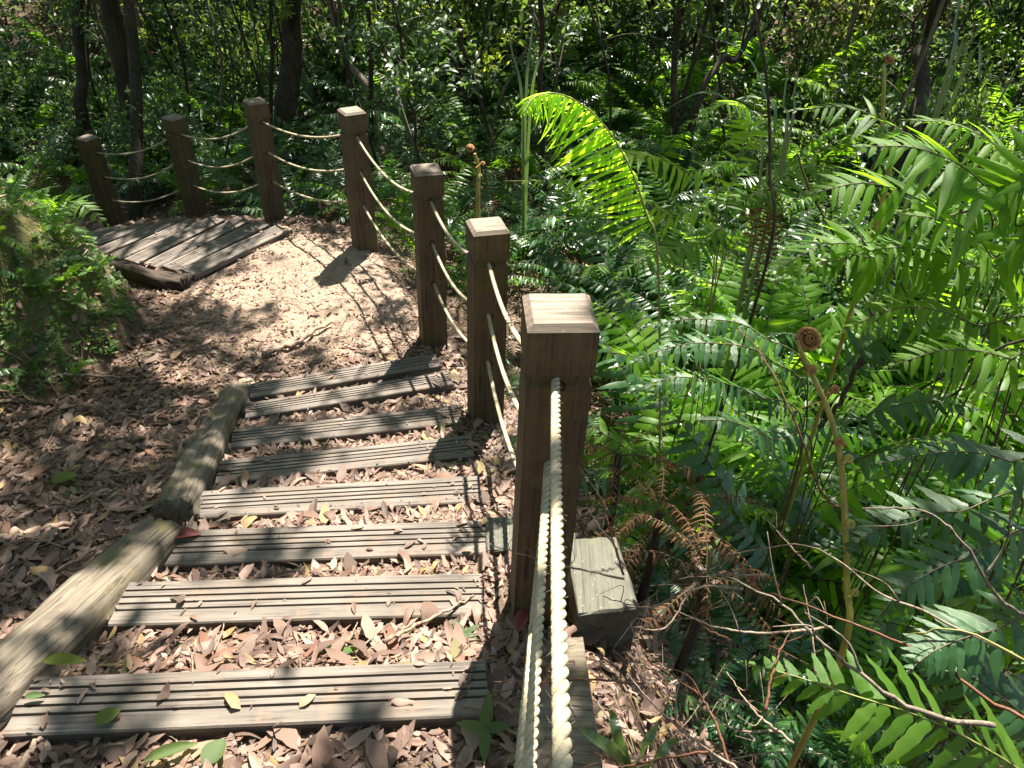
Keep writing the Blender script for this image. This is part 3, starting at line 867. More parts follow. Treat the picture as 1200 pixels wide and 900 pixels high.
stick([gpt(-20, 636), gpt(40, 622), gpt(96, 612)], 0.016, 0.010, MAT['twig'], 'fallen_stick', 'pale bare stick lying on the litter at the left edge', 'stick')
stick([gpt(75, 438), gpt(120, 441), gpt(162, 442)], 0.009, 0.005, MAT['twig'], 'fallen_stick', 'thin stick at the foot of the mossy bank', 'stick')
stick([gpt(-5, 472), gpt(30, 471), gpt(62, 474)], 0.012, 0.008, MAT['bark'], 'fallen_stick', 'dark stick in shade at the foot of the bank at the left edge', 'stick')
stick([gpt(22, 690), gpt(62, 672), gpt(112, 644)], 0.007, 0.004, MAT['twig'], 'fallen_stick', 'thin twig lying beside the thick log, pointing to the log join', 'stick')
stick([gpt(180, 498), gpt(205, 497), gpt(212, 494)], 0.008, 0.006, MAT['bark'], 'fallen_stick', 'short dark stick in the litter left of the slimmer log', 'stick')
stick([gpt(450, 752, .05), gpt(500, 727, .05), gpt(556, 698, .05)], 0.006, 0.003, MAT['twig'], 'fallen_stick', 'thin dry stem leaning from the litter onto the right end of the second step', 'stick')
stick([gpt(20, 905), gpt(36, 880), gpt(54, 858)], 0.008, 0.005, MAT['twig'], 'fallen_stick', 'short pale stick in the litter under the left end of the nearest step', 'stick')
stick([gpt(98, 365, .05), gpt(116, 385, .04), gpt(125, 408, .03), gpt(146, 411, .03)], 0.013, 0.007, MAT['palebark'], 'exposed_root', 'pale crooked root hanging out of the mossy bank', 'root')
stick([gpt(135, 382, .04), gpt(150, 391, .03), gpt(160, 396, .03)], 0.012, 0.006, MAT['palebark'], 'exposed_root', 'short pale root poking out of the bank beside the path', 'root')

# ------------------------------------------------------------------ ferns
def pinna_profile(kind):
    if kind == 'long':  return np.array([(0, .35), (.06, .9), (.3, 1), (.65, .75), (1, .04)])
    if kind == 'short': return np.array([(0, .4), (.3, 1), (.7, .72), (1, .04)])
    if kind == 'wavy':  return np.array([(0, .3), (.07, .95), (.2, .86), (.33, 1.0), (.47, .82), (.6, .86), (.74, .55), (.87, .42), (1, .03)])
def pinna_template(kind, bend=0.25, fold=0.3):
    pr = pinna_profile(kind); V, Q = [], []
    for t, w in pr:
        z = -bend * t ** 1.8 + (0.016 * math.sin(t * 19) if kind == 'wavy' else 0.0)
        V += [(t, w * 0.5, z - fold * w * 0.06), (t, 0, z), (t, -w * 0.5, z - fold * w * 0.06)]
    for i in range(len(pr) - 1):
        a = i * 3; Q += [(a, a + 1, a + 4, a + 3), (a + 1, a + 2, a + 5, a + 4)]
    return np.array(V), np.array(Q)

def frond_layout(P, up, npair, Lmax, Wd, fwd=0.25, droop=0.15, start=0.14, seed=0, taper=1.0, base=0.55):
    """positions, directions, normals, lengths, widths of every leaflet along the rachis P"""
    r = np.random.default_rng(seed)
    t = np.linspace(start, 0.995, npair) + r.normal(0, 0.14 / npair, npair); t = np.clip(t, 0.01, 0.995)
    idx = t * (len(P) - 1); i0 = np.minimum(idx.astype(int), len(P) - 2); f = (idx - i0)[:, None]
    pos = P[i0] * (1 - f) + P[i0 + 1] * f
    tan = nrm(np.gradient(P, axis=0)); tg = nrm(tan[i0] * (1 - f) + tan[i0 + 1] * f)
    upv = np.broadcast_to(np.asarray(up, float), tg.shape)
    nr_ = nrm(upv - tg * np.sum(upv * tg, 1, keepdims=True)); sd = np.cross(tg, nr_)
    s = (t - start) / (1 - start)
    pl = Lmax * np.minimum(base + s / 0.35 * (1 - base), 1.0) * np.clip(1 - ((s - 0.3).clip(0) / 0.7) ** (1.5 * taper), 0.035, 1)
    pos2, dr, nn, LL_, WW_ = [], [], [], [], []
    for sgn in (-1, 1):
        j = r.normal(0, 0.115, (npair, 3)); fw = fwd + 0.5 * s[:, None] ** 3
        d = nrm(sgn * sd + tg * fw - nr_ * droop + j)
        pos2.append(pos + tg * (0.004 * sgn)); dr.append(d); nn.append(nrm(nr_ + sgn * 0.1 * sd + r.normal(0, 0.24, (npair, 3))))
        L = pl * r.uniform(0.84, 1.08, npair) * np.where(r.random(npair) < 0.05, r.uniform(0.15, 0.6, npair), 1); LL_.append(L); WW_.append(Wd * np.clip(L / Lmax, 0.35, 1) ** 0.6)
    return np.concatenate(pos2), np.concatenate(dr), np.concatenate(nn), np.concatenate(LL_), np.concatenate(WW_)

def arch_rachis(L, a0, a1, n=26, power=1.2, side=0.0):
    s = np.linspace(0, 1, n); a = R(a0) + (R(a1) - R(a0)) * s ** power
    ds = L / (n - 1); y = np.concatenate([[0], np.cumsum(np.cos(a[:-1]) * ds)]); z = np.concatenate([[0], np.cumsum(np.sin(a[:-1]) * ds)])
    return np.stack([side * L * s ** 2, y, z], 1)

def frond_mesh(name, P, up, npair, Lmax, Wd, mat, kind='short', bend=0.25, rr=0.0035, stalk=None, **kw):
    pos, dr, nn, L, W = frond_layout(P, up, npair, Lmax, Wd, **kw)
    V, Fq = scatter_leaves(pos, dr, nn, L, W, pinna_template(kind, bend), True)
    g = Geo(); g.add(V, Fq); nq = len(Fq)
    tube(g, P, np.linspace(rr, rr * 0.3, len(P)), 4, False)
    me = g.mesh(name, mat); me.materials.append(stalk or MAT['stalk'])
    mi = np.zeros(len(me.polygons), np.int32); mi[nq:] = 1
    me.polygons.foreach_set('material_index', mi)
    return me

def frond_set(prefix, mat, npair, Lp, Wp, kind, n=5, a0=(52, 74), a1=(-35, -5), seed=0, bend=0.25, **kw):
    r = np.random.default_rng(seed); out = []
    for i in range(n):
        P = arch_rachis(1.0, r.uniform(*a0), r.uniform(*a1), 26, r.uniform(0.9, 1.5), r.uniform(-0.14, 0.14))
        out.append(frond_mesh('frond', P, (0, 0, 1), npair, Lp * r.uniform(0.88, 1.12), Wp, mat, kind, bend, seed=seed * 10 + i, droop=r.uniform(0.1, 0.4), **kw))
    return out
FR_SWORD = frond_set('sword', MAT['fern_dark'], 34, 0.12, 0.021, 'short', 6, seed=1)
FR_MID = frond_set('mid', MAT['fern_mid'], 32, 0.15, 0.024, 'short', 6, seed=2)
FR_BROAD = frond_set('broad', MAT['fern_dark'], 25, 0.14, 0.032, 'wavy', 6, a0=(48, 70), a1=(-40, -8), seed=3, bend=0.3)
FR_BROADM = frond_set('broadm', MAT['fern_long'], 21, 0.18, 0.036, 'long', 6, a0=(50, 74), a1=(-30, 0), seed=4, bend=0.3, fwd=0.35)
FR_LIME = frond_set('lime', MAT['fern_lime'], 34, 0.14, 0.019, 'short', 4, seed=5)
FR_DEAD = frond_set('dead', MAT['fern_dead'], 24, 0.09, 0.018, 'short', 4, a0=(10, 40), a1=(-85, -60), seed=6, bend=0.6)

def make_fern(fr, nf, seed, spread=1.0, dead=0):
    r = np.random.default_rng(seed)
    t = thing('fern', (0, 0, 0), '', 'fern')
    a0 = r.uniform(0, 6.28)
    for i in range(nf):
        a = a0 + i * 2.39996 + r.normal(0, 0.25); s = r.uniform(0.7, 1.1)
        tilt = r.normal(0, 0.22)
        mw = Matrix.Rotation(a, 4, 'Z') @ Matrix.Rotation(tilt, 4, 'X') @ Matrix.Rotation(r.normal(0, 0.18), 4, 'Y') @ Matrix.Scale(s, 4)
        link('frond', fr[r.integers(len(fr))], t, mw)
    for i in range(dead):
        mw = Matrix.Rotation(r.uniform(0, 6.28), 4, 'Z') @ Matrix.Scale(r.uniform(0.5, 0.8), 4)
        d = link('dead_frond', FR_DEAD[r.integers(len(FR_DEAD))], t, mw); d['label'] = 'brown withered frond'
    return t
PROTO = {k: [make_fern(fr, nf, sd * 7 + q, dead=dd) for q in range(3)] for k, fr, nf, sd, dd in
         (('sword', FR_SWORD, 9, 1, 1), ('mid', FR_MID, 8, 2, 1), ('broad', FR_BROAD, 8, 3, 2), ('broadm', FR_BROADM, 8, 4, 1), ('lime', FR_LIME, 7, 5, 1))}
proto_used = set()
def place_fern(kind, x, y, scale, label, group, rz=None, z=None):
    k = int(rng.integers(3)); p = PROTO[kind][k]
    o = p if (kind, k) not in proto_used else copy_tree(p)
    proto_used.add((kind, k))
    o.location = (x, y, HS(x, y) - 0.03 if z is None else z)
    o.rotation_euler = (rng.normal(0, 0.06), rng.normal(0, 0.06), rng.uniform(0, 6.28) if rz is None else rz)
    o.scale = (scale,) * 3
    return tag(o, label, 'fern', group)

def scatter(n, xr, yr, cond, mind, seed):
    r = np.random.default_rng(seed); pts = []
    for _ in range(n * 40):
        if len(pts) >= n: break
        x, y = r.uniform(*xr), r.uniform(*yr)
        if not cond(x, y): continue
        if any((x - a) ** 2 + (y - b) ** 2 < mind ** 2 for a, b in pts): continue
        pts.append((x, y))
    return pts
def fdist(x, y): return float(poly_sd(np.array([x]), np.array([y]), FENCE)[0])
def bdist(x, y): return -float(poly_sd(np.array([x]), np.array([y]), BANK)[0])

# behind the fence at the back: dark blue green sword ferns
for x, y in scatter(150, (-8.0, 2.2), (3.4, 11.5), lambda x, y: 0.5 < fdist(x, y) < 5.2 and not (x > -0.2 and y < 3.8), 0.42, 1):
    kd = 'sword' if rng.random() < 0.72 else 'mid'
    place_fern(kd, x, y, rng.uniform(0.8, 1.2) * (1.15 if fdist(x, y) > 1.1 else 0.9), ('bluish green fern ' if kd == 'sword' else 'fresher green fern ') + zone(x, y, (6.0, 8.0)), kd + ' ferns behind the far posts')
# right-hand slope
for x, y in scatter(95, (0.75, 6.5), (1.9, 8.5), lambda x, y: fdist(x, y) > 0.75 and x < 0.9 + 0.62 * y + 0.5 and not (x < 1.25 and y < 2.5), 0.40, 2):
    q = rng.random() * (0.45 if y < 2.9 and x < 1.7 else 1.0); kd = 'broad' if q < 0.36 else 'broadm' if q < 0.68 else 'mid' if q < 0.88 else 'lime'  # darker kinds favoured in the hollow, leaf colour standing in for shade
    lb = {'broad': 'dark glossy broad leafleted fern ', 'broadm': 'green long leafleted fern ', 'mid': 'narrow leafleted green fern ', 'lime': 'yellow green fern '}[kd] + zone(x, y, (2.9, 4.6))
    place_fern(kd, x, y, rng.uniform(0.95, 1.5) * (0.8 if y < 2.6 else 1.0), lb, kd + ' ferns on the right slope')
for x, y in scatter(22, (1.1, 3.4), (1.9, 4.4), lambda x, y: fdist(x, y) > 1.0 and x < 0.4 + 0.72 * y, 0.4, 15):
    kd = 'broadm' if rng.random() < (0.15 if y < 2.9 else 0.6) else 'broad'  # mostly dark fronds up close, the hollow's shade put into their colour
    place_fern(kd, x, y, rng.uniform(1.15, 1.55), ('large fresh green' if kd == 'broadm' else 'large dark glossy') + ' fern ' + zone(x, y, (2.9, 3.8), 0.8), 'large ferns filling the right slope')
# low ones close by on the right
for x, y, s, kd, lb in [(0.62, 2.05, 0.42, 'sword', 'small dark fern tucked behind the near post'), (0.40, 2.75, 0.5, 'mid', 'small green fern between the second post and the fern slope'),
                        (1.15, 1.45, 0.45, 'broad', 'low dark fern near the dead branches'),
                        (0.30, 1.72, 0.25, 'sword', 'tiny fern growing at the foot of the near post'), (-0.02, 2.35, 0.16, 'sword', 'tiny bluish fern beside the second post'),
                        (1.55, 0.95, 0.62, 'broadm', 'low green fern at the bottom right corner')]:
    place_fern(kd, x, y, s, lb, None)
for px, py, d, sc_, kd in [(905, 600, 2.15, 0.62, 'broad'), (960, 640, 2.0, 0.6, 'broad'), (1040, 640, 2.05, 0.7, 'broad'), (1120, 660, 1.95, 0.7, 'broadm'), (880, 660, 1.95, 0.42, 'broad'), (1000, 720, 1.8, 0.5, 'broad'), (1150, 560, 2.4, 0.9, 'broadm'), (1080, 740, 1.75, 0.45, 'broad'), (850, 540, 2.4, 0.55, 'broad')]:
    q = at(px, py, d)
    place_fern(kd, q[0], q[1], sc_, 'dark low fern filling the shade under the tall fronds ' + ('right' if px > 990 else 'left') + ' of the fiddlehead', 'low ferns around the fiddlehead')
# left bank
for i, (x, y) in enumerate(scatter(34, (-5.5, -1.9), (2.2, 6.4), lambda x, y: bdist(x, y) > 0.30 and fdist(x, y) < -0.4, 0.25, 3)):
    place_fern('mid' if i % 3 else 'sword', x, y, rng.uniform(0.25, 0.5) * (0.7 if bdist(x, y) < 0.5 else 1.0), 'small green fern growing on the mossy bank on the left', 'ferns on the left bank')
for i, (px, py, d, sc_) in enumerate([(12, 255, 3.9, .55), (48, 240, 4.1, .6), (70, 275, 4.1, .4), (20, 300, 3.6, .5), (60, 300, 3.8, .48), (100, 292, 4.0, .38), (-10, 340, 3.3, .5), (35, 345, 3.4, .36), (5, 215, 4.3, .7), (30, 225, 4.3, .5)]):
    q = at(px, py, d); place_fern('mid' if i % 3 else 'sword', q[0], q[1], sc_ * 0.68, 'small green fern drooping over the ' + ('lower face' if py > 330 else 'upper edge' if py < 270 else 'middle') + ' of the left bank', 'ferns drooping over the left bank')
for ps in PROTO.items():
    for k, p in enumerate(ps[1]):
        if (ps[0], k) not in proto_used:
            for c in list(p.children): bpy.data.objects.remove(c)
            bpy.data.objects.remove(p)

# ------------------------------------------------------------------ single fronds that stand out: every leaflet its own object
LEAFLET = {}
def leaflet_me(matname, kind, bend):
    k = (matname, kind, bend)
    if k not in LEAFLET:
        V, Q = pinna_template(kind, bend); LEAFLET[k] = new_mesh('leaflet', V, Q, None, MAT[matname])
    return LEAFLET[k]
def hero_frond(parent, pts, matname, npair, Lmax, Wd, kind='wavy', up=(0, 0, 1), bend=0.25, rr=0.004, stalk='stalk', **kw):
    pts = [np.array(q) for q in pts]
    pts[0] = pts[0] + np.array([*np.random.default_rng(kw.get('seed', 0)).normal(0, 0.07, 2), 0])
    P = spline(pts, 36); org = np.array(parent.location); rr = min(rr, 0.006) * 0.75
    g = Geo(); tube(g, P, np.linspace(rr, rr * 0.3, len(P)), 6)
    fo = link('frond', g.mesh('frond', MAT[stalk], True, org), parent)
    pos, dr, nn, L, W = frond_layout(P, up, npair, Lmax, Wd, **kw)
    me = leaflet_me(matname, kind, bend)
    for i in range(len(pos)):
        link('leaflet', me, fo, mat4(dr[i], nn[i], L[i], W[i], pos[i] - org))
    return fo
def hero_fern(base, label, group=None): return thing('fern', tuple(base), label, 'fern', group)
def pd(*a): return [at(px, py, d) for px, py, d in a]

b = at(768, 420, 2.5); b[2] = HS(b[0], b[1])
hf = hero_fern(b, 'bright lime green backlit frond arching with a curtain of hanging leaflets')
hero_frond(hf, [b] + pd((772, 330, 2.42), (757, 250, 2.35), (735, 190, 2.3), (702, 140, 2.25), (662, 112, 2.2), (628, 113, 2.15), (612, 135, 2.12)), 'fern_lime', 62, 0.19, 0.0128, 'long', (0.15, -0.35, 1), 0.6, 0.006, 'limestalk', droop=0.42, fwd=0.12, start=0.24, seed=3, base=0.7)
# mid-right dark glossy group
b = at(960, 560, 2.3); b[2] = HS(b[0], b[1])
hf = hero_fern(b, 'dark glossy fern with broad leaflets whose fronds reach left towards the near post')
for i, (pp, Lm) in enumerate([(((940, 520, 2.2), (880, 462, 2.0), (800, 442, 1.85), (728, 462, 1.8)), 0.115), (((945, 500, 2.2), (900, 420, 2.0), (830, 402, 1.9), (770, 412, 1.85), (722, 436, 1.85)), 0.11),
                              (((945, 480, 2.25), (890, 392, 2.1), (820, 374, 2.05), (745, 384, 2.0)), 0.1), (((950, 540, 2.1), (905, 515, 1.95), (860, 495, 1.8), (815, 492, 1.75)), 0.115),
                              (((960, 500, 2.2), (1000, 420, 2.0), (1060, 385, 1.95), (1120, 370, 1.95)), 0.13), (((975, 520, 2.1), (1010, 490, 1.9), (1080, 470, 1.8), (1150, 480, 1.75)), 0.13),
                              (((970, 560, 2.1), (1000, 540, 1.9), (1080, 520, 1.75), (1170, 525, 1.7)), 0.13)]):
    hero_frond(hf, [b] + pd(*pp), 'fern_dark', 26, Lm * 0.66, 0.0195, 'wavy', (0, -0.25, 1), 0.3, 0.0035, seed=20 + i, start=0.3)
# bottom right big bright frond
b = at(1240, 930, 1.35)
hf = hero_fern((b[0], b[1], HS(b[0], b[1])), 'large fresh green frond sweeping left from the bottom right corner')
hero_frond(hf, [b] + pd((1160, 880, 1.3), (1085, 842, 1.27), (1000, 815, 1.27), (930, 792, 1.3), (868, 776, 1.35)), 'fern_mid', 18, 0.12, 0.028, 'wavy', (0.1, -0.5, 1), 0.2, 0.0035, 'limestalk', seed=31, start=0.06, base=0.95, taper=0.8, fwd=0.6)
hero_frond(hf, [b] + pd((1215, 850, 1.4), (1150, 800, 1.4), (1090, 765, 1.45), (1035, 742, 1.5)), 'fern_dark', 18, 0.10, 0.024, 'wavy', (0.1, -0.4, 1), 0.25, 0.003, seed=32, start=0.1, fwd=0.5)
# right edge fronds
b = at(1230, 700, 1.7); b[2] = HS(b[0], b[1])
hf = hero_fern(b, 'dark shiny fern at the right edge with fronds hanging over the dead branches')
for i, pp in enumerate([((1200, 660, 1.6), (1130, 655, 1.5), (1060, 690, 1.45), (1015, 740, 1.45)), ((1190, 620, 1.7), (1120, 600, 1.6), (1040, 615, 1.55), (985, 650, 1.55)),
                        ((1225, 590, 1.6), (1180, 540, 1.5), (1110, 530, 1.5), (1020, 545, 1.5)), ((1215, 740, 1.5), (1160, 740, 1.4), (1100, 760, 1.35), (1060, 790, 1.33))]):
    hero_frond(hf, [b] + pd(*pp), 'fern_dark', 22, 0.095, 0.023, 'wavy', (-0.1, -0.4, 1), 0.3, 0.0035, seed=40 + i, start=0.2, fwd=0.45)
# fronds rising on the right, upper area
b = at(1120, 480, 2.3); b[2] = HS(b[0], b[1])
hf = hero_fern(b, 'tall fern at the upper right with long broad backlit leaflets spread like a fan')
for i, (pp, mt) in enumerate([(((1180, 300, 1.9), (1150, 215, 1.8), (1080, 175, 1.75), (1000, 172, 1.75)), 'fern_mid'), (((1150, 330, 2.0), (1100, 250, 1.9), (1020, 215, 1.85), (940, 230, 1.85)), 'fern_mid'),
                              (((1190, 350, 1.9), (1190, 260, 1.8), (1215, 190, 1.75), (1260, 150, 1.7)), 'fern_mid'), (((1120, 380, 2.1), (1060, 310, 2.0), (980, 285, 1.95), (900, 320, 1.9)), 'fern_dark'),
                              (((1170, 360, 1.95), (1160, 300, 1.85), (1120, 262, 1.75), (1050, 250, 1.7)), 'fern_mid')]):
    hero_frond(hf, [b] + pd(*pp), 'fern_long', 20, 0.19, 0.027, 'long', (0, -0.35, 1), 0.25, 0.004, seed=60 + i, start=0.3, fwd=0.35)
b = at(1240, 560, 2.1); b[2] = HS(b[0], b[1])
hf = hero_fern(b, 'dense green fern at the right edge with rows of long parallel leaflets')
for i, pp in enumerate([((1190, 420, 2.1), (1100, 330, 2.0), (1000, 300, 1.95), (905, 330, 1.95)), ((1200, 400, 2.0), (1130, 310, 1.9), (1050, 290, 1.85), (960, 310, 1.85)), ((1210, 440, 1.9), (1140, 380, 1.85), (1060, 360, 1.8), (980, 390, 1.8)),
                        ((1200, 300, 2.2), (1120, 200, 2.1), (1010, 130, 2.1), (920, 130, 2.1)), ((1230, 280, 2.0), (1200, 200, 1.95), (1130, 150, 1.9), (1060, 140, 1.9)), ((1230, 460, 1.8), (1180, 420, 1.75), (1110, 410, 1.7), (1040, 430, 1.7))]):
    hero_frond(hf, [b] + pd(*pp), 'fern_long' if i % 3 else 'fern_mid', 24, 0.155, 0.02, 'long', (0, -0.3, 1), 0.3, 0.0035, seed=110 + i, start=0.26, fwd=0.35)
# mid centre bright ones beside the lime frond
b = at(850, 330, 2.9); b[2] = HS(b[0], b[1])
hf = hero_fern(b, 'yellow green sunlit fern right of the lime frond')
for i, pp in enumerate([((840, 260, 2.8), (800, 200, 2.7), (740, 180, 2.6), (690, 190, 2.6)), ((850, 250, 2.8), (880, 150, 2.7), (860, 120, 2.6), (795, 150, 2.5)),
                        ((840, 290, 2.8), (780, 250, 2.7), (700, 215, 2.7), (590, 212, 2.8)), ((850, 300, 2.7), (900, 220, 2.6), (960, 195, 2.55), (1010, 215, 2.5)), ((845, 310, 2.7), (810, 290, 2.6), (760, 300, 2.5), (715, 330, 2.45))]):
    hero_frond(hf, [b] + pd(*pp), 'fern_lime' if i in (0, 1, 2) else 'fern_mid', 30, 0.12, 0.016, 'long', (0, -0.2, 1), 0.3, 0.0035, 'limestalk', seed=80 + i, start=0.28)
# left bank fronds close to the far steps
b = at(60, 262, 4.6); b[2] = HS(b[0], b[1])
hf = hero_fern(b, 'pale green fern on the left bank leaning towards the far flight of steps')
for i, pp in enumerate([((70, 240, 4.5), (95, 240, 4.4), (130, 266, 4.3)), ((60, 240, 4.5), (40, 222, 4.3), (5, 235, 4.2)), ((70, 262, 4.4), (90, 280, 4.2), (110, 302, 4.1)), ((50, 250, 4.4), (20, 255, 4.2), (0, 285, 4.1))]):
    hero_frond(hf, [b] + pd(*pp), 'fern_mid', 22, 0.13, 0.024, 'short', (0.2, -0.3, 1), 0.25, 0.003, 'limestalk', seed=90 + i, start=0.2)

# withered brown frond hanging in the middle right
b = at(905, 180, 2.6)
t = thing('withered_fern', (b[0], b[1], HS(b[0], b[1])), 'brown withered fern clump hanging down around a dark upright stem', 'dead fern')
g = Geo(); P = spline([loc_of(t), at(893, 330, 2.6), at(902, 200, 2.6), at(898, 90, 2.55), at(880, -10, 2.5)], 20); tube(g, P, np.linspace(0.006, 0.005, 20), 6)
link('stem', g.mesh('stem', MAT['bark'], True, loc_of(t)), t)
for i in range(9):
    c = at(905 + rng.uniform(-8, 8), 190 + rng.uniform(-10, 60), 2.6)
    Pf = spline([c, c + np.array([rng.uniform(-.05, .06), rng.uniform(-.06, .06), -0.14]), c + np.array([rng.uniform(-.07, .07), rng.uniform(-.07, .07), -rng.uniform(.3, .5)])], 16)
    link('dead_frond', frond_mesh('dead_frond', Pf - loc_of(t), (0, -1, 0.2), 16, 0.036, 0.009, MAT['fern_dead'], 'short', 0.9, 0.002, seed=i), t)

for px, py, d, nd, lb in [(790, 520, 2.3, 16, 'brown skirt of dead fronds in the dark hollow right of the near post'), (850, 600, 2.0, 12, 'brown dead fronds collapsed in the shade left of the fiddlehead'), (735, 470, 2.7, 12, 'rusty dead fronds in the shade behind the near post')]:
    q = at(px, py, d); t = thing('withered_fern', tuple(q), lb, 'dead fern')
    q[2] = min(q[2], HS(q[0], q[1]) + 0.5); t.location = q; q2 = np.array([0, 0, HS(q[0], q[1]) - q[2]]); g = Geo(); tube(g, spline([q2, q2 * .5 + [0.01, 0, 0], [0, 0, 0]], 8), np.linspace(0.02, 0.014, 8), 7); link('stem', g.mesh('stem', MAT['bark']), t)
    for i in range(nd):
        link('dead_frond', FR_DEAD[i % len(FR_DEAD)], t, Matrix.Rotation(i * 2.4 + rng.normal(0, .3), 4, 'Z') @ Matrix.Rotation(rng.normal(-0.1, .25), 4, 'X') @ Matrix.Scale(rng.uniform(0.3, 0.55), 4))

# ------------------------------------------------------------------ fiddlehead
def spiral(c, u, v, r0, turns, n=40):
    a = np.linspace(0, turns * 2 * np.pi, n); r = r0 * (1 - 0.8 * np.linspace(0, 1, n))
    return c + (r * np.cos(a))[:, None] * u + (r * np.sin(a))[:, None] * v
def fiddlehead(base, pxs, head, hr, sides, label, rr):
    t = thing('fiddlehead', tuple(base), label, 'fern shoot', None); org = np.array(base)
    P = spline([base] + pd(*pxs), 50); g = Geo(); tube(g, P, np.linspace(rr, rr * 0.62, 50), 9)
    link('stalk', g.mesh('stalk', MAT['fiddle'], True, org), t)
    c = at(*head); u = -RT; v = nrm(UP + 0.15 * FWD)
    g = Geo(); tube(g, spiral(c, u, v, hr, 2.4, 60), np.linspace(rr * 0.66, rr * 0.35, 60), 8)
    sp_ = spiral(c, u, v, hr * 0.8, 2.2, 34)
    for i in range(2, 34):               # scaly unrolled leaflets packed along the coil
        for s in (-1, 1):
            d = nrm(c - sp_[i] + FWD * s * hr * 0.7); q = sp_[i] + FWD * s * rr * 0.5
            tube(g, spiral(q + d * rr * 0.6, d, FWD * s, rr * 0.55, 1.1, 7), rr * 0.26, 4)
    link('coil', g.mesh('coil', MAT['coil'], True, org), t)
    for (px, py, d, s, r2) in sides:
        r2 = r2 * 0.72
        g = Geo(); c2 = at(px, py, d); q = at(px - s * 9, py + 6, d)
        tube(g, np.concatenate([spline([q, (q + c2) / 2 + UP * r2 * 0.2, c2 - RT * s * r2], 6), spiral(c2, -RT * s, UP, r2, 1.9, 26)[1:]]), rr * 0.42, 6)
        link('side_coil', g.mesh('side_coil', MAT['fiddle' if px > 990 else 'coil'], True, org), t)
    return t
b = at(986, 790, 1.62); b = np.array([b[0], b[1], HS(b[0], b[1])])
fiddlehead(b, ((984, 775, 1.60), (992, 680, 1.58), (990, 610, 1.56), (985, 540, 1.55), (973, 488, 1.55), (956, 448, 1.55), (941, 418, 1.55), (934, 398, 1.55)), (948, 398, 1.55), 0.025,
           [(952, 433, 1.54, 1, 0.012), (979, 457, 1.54, 1, 0.012), (984, 518, 1.54, -1, 0.011), (995, 538, 1.54, 1, 0.012), (997, 615, 1.55, 1, 0.013), (1002, 695, 1.56, 1, 0.011)],
           'tall golden green fiddlehead with a rust coloured coil standing in front of the dark ferns', 0.0078)
b = at(1030, 330, 2.6); b = np.array([b[0], b[1], HS(b[0], b[1])])
fiddlehead(b, ((1028, 260, 2.5), (1033, 160, 2.45), (1036, 100, 2.4), (1036, 75, 2.4)), (1042, 70, 2.4), 0.015, [(1045, 84, 2.4, 1, 0.009)], 'brown fiddlehead on a thin dark stalk at the top right', 0.0085)
b = at(562, 330, 3.9); b = np.array([b[0], b[1], HS(b[0], b[1])])
fiddlehead(b, ((560, 240, 3.8), (561, 200, 3.75), (556, 180, 3.7)), (551, 174, 3.7), 0.017, [(566, 192, 3.7, 1, 0.012)], 'yellowish fiddlehead on a rusty stalk behind the third post', 0.013)

